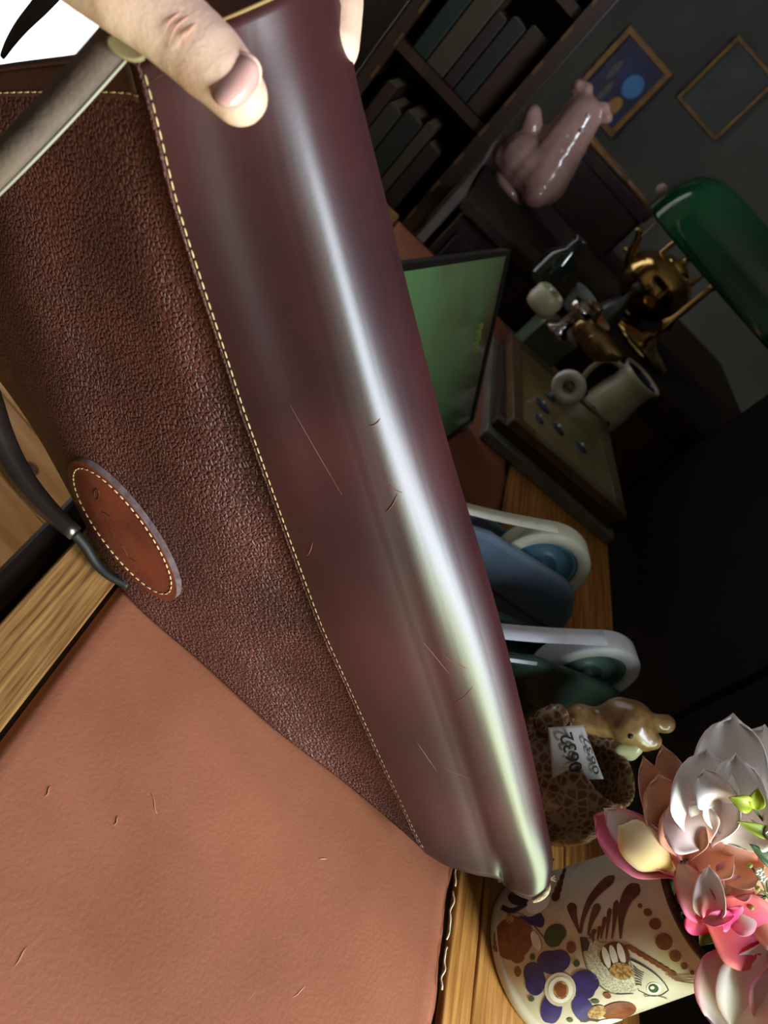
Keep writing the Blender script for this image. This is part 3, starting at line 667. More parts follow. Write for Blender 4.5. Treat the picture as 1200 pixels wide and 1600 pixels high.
for a in (((1110, 1405, .452), (1082, 1330, .456), 56, OR, PE, CR), ((1125, 1400, .452), (1136, 1345, .458), 84, OR, PE, PE), ((1110, 1415, .446), (1184, 1412, .440), 84, YE, WH, PK), ((1130, 1390, .446), (1165, 1362, .444), 60, OR, CR, PK), ((1105, 1440, .444), (1060, 1345, .446), 52, PK, BL, HP), ((1108, 1430, .440), (1108, 1352, .436), 46, HP, WH, BL),
          ((1085, 1405, .444), (1206, 1482, .436), 110, CO, HP, CO), ((1080, 1400, .446), (1112, 1458, .438), 62, CO, HP, HP), ((1150, 1435, .442), (1215, 1440, .440), 80, PE, CO, PE), ((1125, 1418, .436), (1150, 1440, .432), 46, HP, HP, PK), ((1098, 1440, .434), (1150, 1428, .428), 20, BL, HP, HP)):
    petal(f4, *a, .008, .008, .02, ph=a[2], rnd=1)
f5 = flower('tulip', 'pale pink and white tulip blossom hanging over the edge of the painted pot', (1180, 1500, .46))
for a in (((1190, 1470, .445), (1122, 1620, .432), 120, WH, WH, PK), ((1215, 1465, .440), (1175, 1640, .424), 130, WH, WH, BL), ((1240, 1480, .436), (1240, 1640, .42), 120, WH, BL, PK), ((1150, 1478, .452), (1140, 1600, .446), 90, BL, WH, PK)):
    petal(f5, *a, .014, .012, .012, rnd=1)
f6 = flower('leaf_sprig', 'green leafy sprig with tiny buds rising in front of the white peony', (1200, 1400, .44))
stem = mat('green stem', srgb(84, 104, 50), .6)
build('twig', *tube(curve([(1215, 1340, .426), (1198, 1292, .424), (1180, 1266, .422), (1176, 1258, .421)], 14), .0007, 6), stem, f6)
build('twig', *tube(curve([(1200, 1400, .44), (1230, 1350, .43), (1215, 1340, .426)], 12), .0009, 6), stem, f6)
def leaf(b, t, w, c0, c1): petal(f6, b, t, w, c0, c1, c1, .002, .002, 0, m=m_leaf, nu=10, nv=5, name='leaf', shape=.9)
leaf((1174, 1260, .421), (1138, 1246, .420), 27, LG, LG); leaf((1181, 1264, .421), (1184, 1230, .420), 25, LG, LG); leaf((1215, 1308, .424), (1150, 1283, .422), 20, DG, LG); leaf((1220, 1356, .426), (1170, 1318, .424), 22, DG, DG)
for (x, y_, x2, y2) in ((1200, 1400, 1172, 1352), (1200, 1400, 1182, 1404), (1198, 1400, 1174, 1418), (1200, 1395, 1190, 1360), (1202, 1405, 1184, 1388)):
    build('twig', *tube(curve([(x, y_, .436), ((x + x2) / 2 + 3, (y_ + y2) / 2, .433), (x2, y2, .431)], 8), .0006, 6), stem, f6)
    build('bud', *ball(P(x2, y2, .431), .0015, 8, 6), mat('yellow green bud', srgb(170, 176, 84), .6), f6)
for (x, y_) in ((1186, 1362), (1192, 1372)):
    for k in range(5): build('floret_petal', *ball(P(x + 4 * math.cos(k * 1.257), y_ + 4 * math.sin(k * 1.257), .429), .0011, 6, 5), mat('white floret', srgb(236, 232, 222), .6), f6)
petal(f6, (1120, 1440, .468), (1092, 1478, .462), 34, DG, LG, DG, .003, .002, m=m_leaf, name='leaf'); petal(f6, (1130, 1420, .47), (1076, 1440, .470), 34, DG, DG, DG, .003, .002, m=m_leaf, name='leaf')

# ------------------------------------------------------------------ spotted planter with an animal head
m_spot = mat('spotted brown glaze', srgb(150, 96, 54), .22, srgb(196, 182, 160), 60, coat=.4)
_n = m_spot.node_tree; _vr = _n.nodes.new('ShaderNodeTexVoronoi'); _vr.feature = 'DISTANCE_TO_EDGE'; _vr.inputs['Scale'].default_value = 150
_rp = _n.nodes.new('ShaderNodeValToRGB'); _rp.color_ramp.elements[0].position = .06; _rp.color_ramp.elements[1].position = .16
_rp.color_ramp.elements[0].color = srgb(160, 138, 112); _rp.color_ramp.elements[1].color = srgb(118, 72, 42)
_tc = [n for n in _n.nodes if n.type == 'TEX_COORD'][0]
_n.links.new(_tc.outputs['Object'], _vr.inputs[0]); _n.links.new(_vr.outputs['Distance'], _rp.inputs[0]); _n.links.new(_rp.outputs[0], _n.nodes['Principled BSDF'].inputs['Base Color'])
RC = PL(938, 1186, .082); GC = Vector((RC.x, RC.y, DZ))
pl_ = empty('spotted_planter', GC, 'brown spotted glazed planter with an animal head and a white price sticker', 'planter')
PROFG = [(0, 0), (.030, 0), (.038, .004), (.047, .020), (.051, .040), (.048, .060), (.042, .074), (.0385, .081), (.0385, .084), (.036, .0845), (.034, .080), (.040, .06), (.042, .035), (.034, .012), (0, .010)]
build('body', *lathe(GC, PROFG, 48), m_spot, pl_)
m_tanfur = mat('tan mottled glaze', srgb(176, 140, 92), .3, srgb(128, 92, 54), 90, coat=.3)
m_creamg = mat('cream glaze', srgb(206, 200, 160), .3, srgb(190, 190, 140), 60, coat=.3)
HT = (RC - CAM).dot(FW) + .012
hp_ = merge(chain([(P(945, 1128, HT), .013), (P(968, 1120, HT - .004), .016), (P(985, 1130, HT - .008), .019), (P(1000, 1148, HT - .012), .013), (P(1008, 1155, HT - .014), .010)]),
            chain([(P(1005, 1128, HT - .006), .010), (P(1025, 1130, HT - .006), .0072), (P(1040, 1131, HT - .006), .0080)]), chain([(P(1008, 1152, HT - .014), .008), (P(1021, 1158, HT - .017), .0070)]),
            chain([(P(905, 1122, HT + .002), .012), (P(925, 1126, HT), .011), (P(945, 1128, HT), .013)]))
hd = build('animal_head', *hp_, m_tanfur, pl_, label='mottled tan animal head with small ears'); remesh(hd, .0022, 4)
o = build('chin', *chain([(P(972, 1166, HT - .010), .0075), (P(992, 1166, HT - .014), .0075), (P(985, 1178, HT - .010), .006)]), m_creamg, pl_); remesh(o, .0022, 4)
build('eye', *ball(P(985, 1150, HT - .030), .0022, 8, 6), m_grey, hd)
o = build('paw', *chain([(P(868, 1120, HT - .012), .011), (P(855, 1128, HT - .012), .012)]), m_spot, pl_); remesh(o, .0022, 4)
o = build('foot', *chain([(PL(862, 1298, .008), .008), (PL(872, 1290, .008), .009)]), mat('grey green glaze', srgb(128, 140, 124), .25, srgb(100, 112, 98), 60, coat=.4), pl_); remesh(o, .0022, 4)
# paper price sticker
gv, gf = lathe(GC, [(.0005, 0)] + PROFG[1:9], 48); GB = BVHTree.FromPolygons(gv, gf)
def onplanter(x, y, lift=.0012):
    h = GB.ray_cast(CAM, ray(x, y).normalized()); p = h[0] if h[0] else P(x, y, HT - .05); return p - (p - CAM).normalized() * lift
TL, TR_, BRr, BLl = (856, 1137), (911, 1132), (943, 1217), (864, 1220)
def sticker(u, v):
    x = (TL[0] * (1 - u) + TR_[0] * u) * (1 - v) + (BLl[0] * (1 - u) + BRr[0] * u) * v; y_ = (TL[1] * (1 - u) + TR_[1] * u) * (1 - v) + (BLl[1] * (1 - u) + BRr[1] * u) * v
    return x, y_
d0 = [(onplanter(*sticker(u, v)) - CAM).dot(FW) for u, v in ((.1, .2), (.1, .8), (.75, .3), (.75, .7), (.4, .5))]
# best flat-ish sheet a little in front of the wall, curling at the rim
ts = min(d0) - .002
def stk(u, v): x, y_ = sticker(u, v); return P(x, y_, ts + .006 * (v - .5) ** 2 * 2 + .010 * max(0, u - .55) - .003 * u)
stick = build('price_sticker', *grid(14, 14, stk), mat('white sticker paper', srgb(214, 210, 204), .6), pl_, label='white paper sticker reading 0632'); mod_solid(stick, .0003, 0)
m_ink = mat('black ink', srgb(22, 22, 24), .6)
def glyphs(txt, x0, y0, x1, y1, hpx, t, parent, m, name='lettering'):
    """text whose baseline runs from pixel 0 to pixel 1 at depth t; capitals hpx tall"""
    cu = bpy.data.curves.new(name, 'FONT'); cu.body = txt; cu.extrude = .02; cu.offset = .012; tmp = bpy.data.objects.new(name, cu); COL.objects.link(tmp)
    dg = bpy.context.evaluated_depsgraph_get(); me = bpy.data.meshes.new_from_object(tmp.evaluated_get(dg)); bpy.data.objects.remove(tmp)
    xs = [v.co.x for v in me.vertices]; ys = [v.co.y for v in me.vertices]; A_ = P(x0, y0, t); B_ = P(x1, y1, t); ex = (B_ - A_); L = ex.length; ex.normalize(); ey = (FW.cross(ex)).normalized(); ey = -ey
    hy = px2m(hpx, t) / (max(ys) - min(ys)); hx = L / (max(xs) - min(xs)); base = ORG[parent.name]
    for v in me.vertices: 
        w = A_ + ex * ((v.co.x - min(xs)) * hx) + ey * ((v.co.y - min(ys)) * hy) - FW * (v.co.z * .004 + .0004); v.co = w - base
    me.materials.clear(); me.materials.append(m); o = bpy.data.objects.new(name, me); COL.objects.link(o); o.parent = parent; ORG[o.name] = base; return o
glyphs('0632', 911, 1202, 893, 1143, 21, ts - .0030, stick, m_ink)
glyphs('0632', 937, 1208, 918, 1150, 9, ts - .0016, stick, mat('faded ink', srgb(80, 80, 78), .6))

# ------------------------------------------------------------------ tape dispensers
m_steel = mat('bare steel', srgb(170, 176, 184), .3, metal=1)
def dispenser(cpx, zc, phi, r, mb, mtape, mcore, label):
    C_ = PL(cpx[0], cpx[1], zc); w = Vector((math.sin(phi), -math.cos(phi), 0)); l = Vector((math.cos(phi), math.sin(phi), 0))
    b0 = Vector((C_.x, C_.y, DZ)); e = empty('tape_dispenser', b0, label, 'tape dispenser', 'grey desktop tape dispensers')
    HW = .034
    def prof_(pts, z0, d, name, par=None, bev=.004):
        o = build(name, *prism([b0 + l * a + EZ * z + w * z0 for a, z in pts], w * d), mb, par or e, smooth=False); mod_bevel(o, bev, 3); return o
    bd = prof_([(-.155, 0), (.068, 0), (.070, .012), (.064, .020), (-.06, .020), (-.135, .034), (-.155, .034)], -HW, 2 * HW, 'base')
    cheek = [(-.152, .018), (.068, .018), (.070, .030), (.060, .050), (.036, zc + .010), (.015, zc + .014), (-.080, zc + .008), (-.135, zc - .012), (-.152, zc - .020)]
    cheek2 = [(-.152, .018), (.068, .018), (.068, .030), (.052, .044), (.020, .050), (-.090, .044), (-.152, .040)]
    prof_(cheek, HW - .009, .012, 'cheek', None, .006); prof_(cheek2, -HW - .001, .008, 'cheek', None, .003)
    rl = build('tape_roll', *lathe(C_, [(r * .74, 0), (r * .985, 0), (r, .0015), (r, .0185), (r * .985, .020), (r * .74, .020), (r * .74, 0)], 56, l, EZ, w), mtape, e)
    co_ = build('core', *lathe(C_ + w * .001, [(0, .014), (r * .30, .014), (r * .33, .016), (r * .36, .014), (r * .60, .013), (r * .64, .016), (r * .735, .017), (r * .735, 0), (0, 0)], 48, l, EZ, w), mcore, rl)
    build('hub', *lathe(C_ - w * .022, [(0, .042), (.006, .042), (.007, .040), (.007, 0), (0, 0)], 20, l, EZ, w), mcore, rl)
    # tape drawn from the roll to the serrated cutter
    a1 = math.radians(118); s_ = C_ + (l * math.cos(a1) + EZ * math.sin(a1)) * r; c_ = b0 - l * .150 + EZ * .046
    v, f = [], []
    for i in range(9):
        p = s_.lerp(c_, i / 8) + EZ * (-.004 * math.sin(math.pi * i / 8)); v += [p + w * .001, p + w * .017]
        if i: f.append((2 * i - 2, 2 * i - 1, 2 * i + 1, 2 * i))
    o = build('tape_strip', v, f, mtape, rl); mod_solid(o, .0008, 0)
    teeth = [b0 - l * .156 + w * (-.022 + .0022 * i) + EZ * (.046 if i % 2 else .050) for i in range(21)]
    pts = teeth + [b0 - l * .156 + w * .022 + EZ * .034, b0 - l * .156 - w * .022 + EZ * .034]
    build('cutter_blade', *prism(pts, l * .0012), m_steel, e, smooth=False)
    return e
m_bgrey = mat('blue grey plastic', srgb(112, 128, 146), .3, srgb(102, 118, 136), 20, coat=.2); m_ggrey = mat('green grey plastic', srgb(56, 74, 64), .32, srgb(48, 64, 56), 20, coat=.2)
dispenser((843, 868), .064, math.radians(27), .048, m_bgrey, mat('cream masking tape', srgb(232, 228, 208), .7, srgb(222, 216, 194), 90), mat('teal plastic core', srgb(104, 146, 162), .35, srgb(82, 118, 134), 30), 'blue grey tape dispenser with cream tape roll on teal core')
dispenser((908, 1030), .064, math.radians(37), .049, m_ggrey, mat('white tape', srgb(226, 224, 232), .5, srgb(214, 214, 222), 90), mat('grey green plastic core', srgb(88, 112, 108), .35, srgb(78, 100, 96), 30), 'dark green grey tape dispenser with white tape roll')

# ------------------------------------------------------------------ pile of framed pictures lying on the desk
ea = Vector((-.36, .93, 0)).normalized(); eb = Vector((.93, .36, 0)).normalized(); K0 = PL(748, 684, 0)
def flatframe(c, rot, wa, wb, z, th_, rail, m, mp, label, deco=False):
    c_, s_ = math.cos(rot), math.sin(rot); A_ = ea * c_ + eb * s_; B_ = eb * c_ - ea * s_; c = Vector((c.x, c.y, DZ + z + th_ / 2))
    e = empty('picture_frame', Vector((c.x, c.y, DZ + z)), label, 'picture frame', 'framed pictures piled on the desk')
    for sgn in (-1, 1):
        for (q, h1, h2) in ((A_, (rail / 2), wb / 2),):
            o = build('rail', *boxv(c + A_ * (sgn * (wa / 2 - rail / 2)), A_, B_, EZ, rail / 2, wb / 2, th_ / 2), m, e, smooth=False); mod_bevel(o, .002)
        o = build('rail', *boxv(c + B_ * (sgn * (wb / 2 - rail / 2)), A_, B_, EZ, wa / 2 - rail, rail / 2, th_ / 2), m, e, smooth=False); mod_bevel(o, .002)
    build('picture', *boxv(c - EZ * .001, A_, B_, EZ, wa / 2 - rail, wb / 2 - rail, th_ / 2 - .002), mp, e, smooth=False)
    if deco:
        for (a_, b_, r_) in ((-.02, -.05, .016), (-.05, -.02, .013), (.03, -.03, .012), (-.07, -.06, .010), (-.045, .03, .012)):
            build('painted_bloom', *ball(c + A_ * a_ + B_ * b_ + EZ * (th_ / 2 - .002), (r_, r_ * .8, .0025), 12, 6), mat('slate blue paint', srgb(52, 70, 92), .25, coat=.5), e)
            build('pearl_dot', *ball(c + A_ * (a_ + .004) + B_ * b_ + EZ * (th_ / 2 + .001), .0028, 8, 6), mat('pale pearl', srgb(196, 206, 216), .1, coat=1), e)
    return e
m_frA = mat('dark walnut frame', srgb(60, 44, 34), .3, srgb(44, 32, 26), 30, coat=.4); m_frB = mat('silver grey frame', srgb(120, 118, 108), .28, srgb(98, 96, 88), 40, coat=.4); m_frC = mat('bronze frame', srgb(104, 84, 58), .3, srgb(84, 66, 44), 40, coat=.4)
mid = K0 + ea * .15 + eb * .125
flatframe(mid, 0, .30, .25, 0, .016, .026, m_frB, m_dk, 'silver grey picture frame lying at the bottom of the framed pile')
flatframe(mid + eb * .002 + ea * .006, .03, .28, .235, .016, .014, .022, m_frA, m_dk, 'dark walnut picture frame lying in the middle of the framed pile')
flatframe(mid + eb * .004 + ea * .004, -.02, .27, .225, .030, .015, .020, m_frC, mat('ochre picture print', srgb(136, 122, 76), .35, srgb(108, 96, 56), 20, coat=.5), 'bronze framed floral picture lying on top of the framed pile', True)
# glossy board with painted green sheen leaning beside the pile
Ab = PL(738, 660, .007); Bb = P(812, 388, .95); hb = (P(635, 412, .649) - Bb); hb.z = 0; hb = hb.normalized()
ub = (Bb - Ab); ub = ub - hb * ub.dot(hb); ht = ub.length; ub.normalize(); nb_ = hb.cross(ub).normalized()
if nb_.z < 0: nb_ = -nb_
bc = Ab + hb * .18 + ub * ht / 2
gb = empty('leaning_board', Vector((bc.x, bc.y, DZ)), 'glossy board with a painted green reflection in a thin black frame leaning beside the dispensers', 'picture frame')
m_gb = mat('green reflection over brown', srgb(78, 104, 66), .25, srgb(74, 54, 38), 4.0, coat=.5, contrast=(.42, .66))  # green window reflection put into the base colour, mixed with brown
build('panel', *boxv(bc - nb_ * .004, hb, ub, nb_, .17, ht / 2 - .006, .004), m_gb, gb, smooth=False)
mk_ = mat('black frame lacquer', srgb(18, 15, 13), .3)
for sg in (-1, 1):
    o = build('rail', *boxv(bc + ub * (sg * (ht / 2 - .003)) - nb_ * .004, hb, ub, nb_, .18, .003, .006), mk_, gb, smooth=False)
    o = build('rail', *boxv(bc + hb * (sg * .176) - nb_ * .004, hb, ub, nb_, .005, ht / 2 - .006, .006), mk_, gb, smooth=False)
em = bc - hb * .125 + ub * .010 + nb_ * .0006
for k_ in range(5):
    cc = em + ub * (k_ - 2) * .007 + hb * .003 * (k_ % 2)
    build('emblem_stroke', *tube([cc + hb * (.006 * math.cos(w_)) + ub * (.004 * math.sin(w_)) for w_ in [i * .7 for i in range(7)]], .0007, 5), mat('gold green print', srgb(128, 136, 48), .4), gb)
st_ = bc - ub * .01 - nb_ * .012
o = build('easel_strut', *merge(tube([bc + ub * (ht * .3) - nb_ * .010, Vector((bc.x - .14, bc.y, DZ + .004))], .004, 8)), m_dk, gb)

# ------------------------------------------------------------------ sideboard ornaments
def SBP(x, y): return PL(x, y, SBZ)
SZ = DZ + SBZ
m_brass = mat('polished brass', srgb(226, 190, 120), .16, srgb(200, 160, 96), 20, metal=1)
# kettle
kc = SBP(985, 500); kc = Vector((kc.x - .018, kc.y + .03, SZ))
ke = empty('brass_kettle', kc, 'round polished brass kettle standing on the sideboard under the green lamp', 'kettle')
build('body', *lathe(kc, [(0, 0), (.036, 0), (.038, .006), (.032, .012), (.052, .022), (.073, .045), (.080, .072), (.075, .100), (.056, .122), (.034, .130), (.031, .132), (0, .132)], 44), m_brass, ke)
ld = build('lid', *lathe(kc, [(.033, .131), (.030, .137), (.012, .143), (.006, .146), (.005, .152), (.010, .157), (.008, .164), (0, .166)], 28), m_brass, ke)
build('spout', *tube(spline([tuple(kc + Vector(p)) for p in ((-.060, -.02, .06), (-.085, -.028, .085), (-.098, -.033, .115), (-.112, -.037, .128))], 14), [.014 - .008 * k / 13 for k in range(14)], 12), m_brass, ke)
build('handle', *tube(spline([tuple(kc + Vector(p)) for p in ((-.045, -.012, .118), (-.040, -.01, .165), (0, 0, .188), (.040, .01, .165), (.045, .012, .118))], 22), .005, 8), m_brass, ke)
# green glass lamp
lc = Vector((.085, 1.60, SZ))
la = empty('bankers_lamp', lc, 'emerald green glass shade lamp on a brass stem standing behind the kettle', 'lamp')
build('base', *lathe(lc, [(0, 0), (.070, 0), (.072, .008), (.050, .014), (.020, .022), (.010, .034), (0, .034)], 36), m_brass, la)
build('stem', *lathe(lc, [(.008, .030), (.006, .05), (.014, .065), (.007, .08), (.006, .16), (.012, .175), (.006, .19), (.006, .225)], 20), m_brass, la)
yc, zc_ = 1.50, DZ + .335
build('arm', *tube(spline([tuple(lc + EZ * .22), (lc.x, 1.57, SZ + .25), (lc.x, yc, zc_ + .015)], 12), .005, 8), m_brass, la)
m_emer = mat('emerald cased glass', srgb(12, 78, 46), .08, srgb(8, 60, 36), 8, coat=.8, coatr=.03)
def shade(u, v):
    x = -.100 + .37 * u; e = 1 - abs(2 * u - 1) ** 6; q = math.sqrt(max(e, .0)) ; a_ = math.pi * (1.06 - 1.12 * v)
    return Vector((x, yc + .075 * q * math.cos(a_), zc_ - .045 + .105 * q * math.sin(a_) * (1 if math.sin(a_) > 0 else .4)))
sh = build('shade', *grid(48, 26, shade), m_emer, la, label='glossy emerald green glass shade'); mod_solid(sh, .004, 0)
build('shade_finial', *lathe(Vector((lc.x, yc, zc_ + .060)), [(0, .02), (.005, .016), (.007, .008), (.012, .001), (.012, -.004)], 16), m_brass, la)
build('pull_chain', *tube([(-.07, yc - .03, zc_ - .03), (-.068, yc - .035, zc_ - .07), (-.069, yc - .035, zc_ - .115)], .0010, 6), m_brass, la)
build('chain_knob', *ball((-.069, yc - .035, zc_ - .12), .005, 10, 8), m_brass, la)
build('side_boss', *ball((-.105, yc - .005, zc_ - .02), .010, 12, 8), mat('pale shade boss', srgb(200, 180, 170), .2), la)
# jug on the desk end
jc = Vector((.112, 1.318, DZ)); ju = empty('ceramic_jug', jc, 'cream ceramic jug with cobalt blue bands standing behind the framed pile', 'jug')
m_jug = mat('cream jug glaze', srgb(196, 190, 160), .25, srgb(180, 172, 140), 30, coat=.4)
build('body', *lathe(jc, [(0, 0), (.033, 0), (.038, .01), (.041, .04), (.039, .07), (.034, .095), (.036, .118), (.040, .128), (.036, .128), (.031, .10), (.034, .06), (.03, .02), (0, .012)], 40), m_jug, ju)
build('blue_lining', *lathe(jc, [(.0352, .124), (.0308, .105), (.0335, .07), (.0, .05)], 36), mat('cobalt glaze', srgb(22, 30, 72), .15, coat=.5), ju)
for a_ in (200, 250, 300):
    w_ = math.radians(a_); build('blue_panel', *ball(jc + Vector((.0385 * math.cos(w_), .0385 * math.sin(w_), .035)), (.009, .009, .012), 10, 8), mat('cobalt glaze', srgb(22, 30, 72), .15, coat=.5), ju)
build('handle', *tube(spline([tuple(jc + Vector(p)) for p in ((-.034, -.008, .115), (-.062, -.014, .105), (-.064, -.014, .06), (-.038, -.008, .03))], 18), .005, 8), m_jug, ju)
# pink glass bird
bt = SBP(795, 296); bt = Vector((bt.x, bt.y, SZ)); tb_ = (bt - CAM).dot(FW)
gbird = empty('glass_bird', bt, 'pink frosted glass bird ornament with crested head on the sideboard', 'ornament')
m_pinkg = mat('pink frosted glass', srgb(206, 160, 146), .2, srgb(178, 132, 122), 18, trans=.08, coat=.6, coatr=.08, bump=.25, bscale=60)
o = build('bird_body', *merge(chain([(bt + EZ * .060 + RT * -.022, .054), (bt + EZ * .064 + RT * .030, .058), (bt + EZ * .110 + RT * .020, .052), (bt + EZ * .155 + RT * .012, .044), (bt + EZ * .185 + RT * .006, .040)]),
   chain([(bt + Vector((-.05, -.01, .110)), .022), (bt + Vector((-.064, -.012, .128)), .016)]), *[ball(bt + Vector((-.036 + .016 * i, -.005, .216 + .007 * math.sin(i * 1.9))), .012, 10, 8) for i in range(6)], ball(bt + Vector((.05, -.03, .04)), .03), ball(bt + Vector((-.045, -.01, .04)), .03), ball(bt + EZ * .050, .045)), m_pinkg, gbird)
remesh(o, .005, 2)
for i in range(5): build('glass_bead', *ball(bt + Vector((.020 + .012 * (i % 2), -.046 + .003 * i, .10 + .024 * i)), .0045, 8, 6), mat('clear glass bead', srgb(210, 206, 214), .05, coat=1), gbird)
build('base', *lathe(bt, [(0, 0), (.045, 0), (.042, .012), (0, .014)], 28), m_pinkg, gbird)
# small ornaments: (kind, pixel, size, material colour, label)
def lath(name, px, prof_, m, label, cat, z=SBZ):
    c = PL(px[0], px[1], z); o = build(name, *lathe(c, prof_, 28), m); tag(o, label, cat); return o
gc = PL(822, 566, 0); gt = empty('green_tin', gc, 'dull green lidded tin box standing behind the framed pile', 'box')
gtb = build('body', *boxv(gc + EZ * .036 + ea * .02, ea, eb, EZ, .030, .036, .036), mat('dull green tin', srgb(98, 118, 92), .35, srgb(84, 104, 80), 30), gt, smooth=False); mod_bevel(gtb, .003)
gtl = build('lid', *boxv(gc + EZ * .077 + ea * .02, ea, eb, EZ, .031, .037, .005), mat('pale tin lid', srgb(176, 170, 168), .25, metal=.6), gt, smooth=False); mod_bevel(gtl, .002)
build('clasp', *boxv(gc + EZ * .068 - ea * .0105, ea, eb, EZ, .0012, .006, .008), m_steel, gt, smooth=False)
rc = PL(868, 622, .0455); rg = build('ceramic_ring', *grid(32, 12, lambda u, v: rc + EZ * .026 + (RT * math.cos(2 * math.pi * u) + EZ * math.sin(2 * math.pi * u)) * (.018 + .0085 * math.cos(2 * math.pi * v)) + EY * (.008 * math.sin(2 * math.pi * v)), True, True), mat('white glazed ceramic', srgb(214, 212, 200), .3, coat=.3))
tag(rg, 'white glazed ceramic ring standing on the bronze framed picture', 'ring')
bc_ = SBP(915, 552); bz = empty('brass_duck', Vector((bc_.x, bc_.y, SZ)), 'small tarnished brass duck ornament on the front of the sideboard', 'ornament')
b1 = Vector((bc_.x, bc_.y, SZ)); o = build('duck_body', *merge(chain([(b1 + Vector((-.03, 0, .022)), .020), (b1 + Vector((.01, 0, .022)), .022), (b1 + Vector((.035, 0, .032)), .010)]), chain([(b1 + Vector((-.035, 0, .03)), .012), (b1 + Vector((-.04, 0, .055)), .011), (b1 + Vector((-.052, -.006, .057)), .006)])), mat('tarnished brass', srgb(170, 140, 92), .25, srgb(130, 100, 60), 40, metal=.8), bz); remesh(o, .003, 3)
for sg in (-1, 1): build('wing', *ball(b1 + Vector((.008, .020 * sg, .026)), (.026, .005, .012), 12, 8), MATS['tarnished brass'], bz)
lath('dark_bottle', (842, 440), [(0, 0), (.024, 0), (.026, .01), (.026, .05), (.012, .068), (.010, .09), (.013, .094), (.009, .095), (0, .094)], mat('smoky green bottle glass', srgb(24, 38, 30), .06, coat=.8), 'smoky dark green bottle standing beside the glass bird', 'bottle')
lath('cream_pot', (838, 482), [(0, 0), (.022, 0), (.026, .012), (.025, .03), (.020, .036), (.018, .034), (.021, .012), (0, .008)], mat('cream trinket glaze', srgb(188, 186, 150), .3, coat=.4), 'small cream glazed trinket pot in front of the dark bottle', 'pot')
lath('orange_bowl', (905, 512), [(0, 0), (.016, 0), (.018, .004), (.034, .030), (.036, .034), (.033, .033), (.016, .008), (0, .006)], mat('cream and orange glaze', srgb(196, 180, 146), .3, srgb(164, 92, 50), 22, coat=.4), 'cream bowl mottled with orange on the sideboard', 'bowl')
lath('grey_bell', (940, 500), [(0, 0), (.030, 0), (.029, .006), (.022, .03), (.012, .05), (.006, .056), (.006, .072), (.012, .080), (.010, .09), (0, .094)], mat('grey pewter', srgb(96, 98, 100), .4, metal=.7), 'grey pewter hand bell standing beside the brass kettle', 'bell')
cu_c = SBP(890, 484); cuo = empty('blue_cup', cu_c, 'pale blue glazed cup with ring handle beside the orange bowl', 'cup')
build('body', *lathe(cu_c, [(0, 0), (.016, 0), (.020, .01), (.024, .034), (.025, .040), (.022, .039), (.018, .012), (0, .008)], 28), mat('pale blue glaze', srgb(150, 172, 172), .2, coat=.5), cuo)
build('handle', *tube([cu_c + Vector((.024 + .014 * math.sin(w_), -.004, .022 - .014 * math.cos(w_))) for w_ in [i * math.pi / 10 for i in range(11)]], .003, 8), MATS['pale blue glaze'], cuo)
lath('candle_cup', (868, 520), [(0, 0), (.020, 0), (.022, .006), (.010, .014), (.010, .040), (.020, .046), (.020, .058), (.017, .058), (.016, .048), (0, .046)], mat('silver plate', srgb(186, 180, 176), .15, metal=1), 'small silver plated candle cup behind the green tin', 'candle holder')
# wooden loop handle lying on the sideboard
wl_c = P(940, 245, 1.75); cas = empty('dark_casket', Vector((wl_c.x, wl_c.y, SZ)), 'dark wooden casket behind the pink glass bird', 'box'); ch_ = wl_c.z - SZ
o = build('body', *boxv(Vector((wl_c.x + .03, wl_c.y, SZ + ch_ * .4)), EX, EY, EZ, .14, .05, ch_ * .4), m_sb, cas, smooth=False); mod_bevel(o, .004); o = build('lid', *boxv(Vector((wl_c.x + .03, wl_c.y, SZ + ch_ * .9)), EX, EY, EZ, .145, .053, ch_ * .1), m_sb, cas, smooth=False); mod_bevel(o, .004)
w1 = [wl_c + EZ * .007 + RT * (.075 * math.cos(w_)) + EY * (.030 * math.sin(w_)) for w_ in [i * 2 * math.pi / 30 for i in range(31)]]
wd = empty('wooden_mirror', Vector((wl_c.x, wl_c.y, wl_c.z)), 'tan wooden hand mirror lying on the dark casket', 'mirror')
m_tanw = mat('tan beech', srgb(136, 98, 60), .4, srgb(112, 78, 46), 30)
build('rim', *tube(w1, .007, 8, False), m_tanw, wd); build('mirror_glass', [wl_c + EZ * .006 + RT * (.072 * math.cos(i * math.pi / 15)) + EY * (.028 * math.sin(i * math.pi / 15)) for i in range(30)], [tuple(range(30))], mat('dark mirror glass', srgb(20, 20, 20), .05, metal=1), wd, smooth=False)
build('grip', *tube([wl_c + EZ * .007 + RT * .08, wl_c + EZ * .007 + RT * .15], [.007, .010], 8), m_tanw, wd)

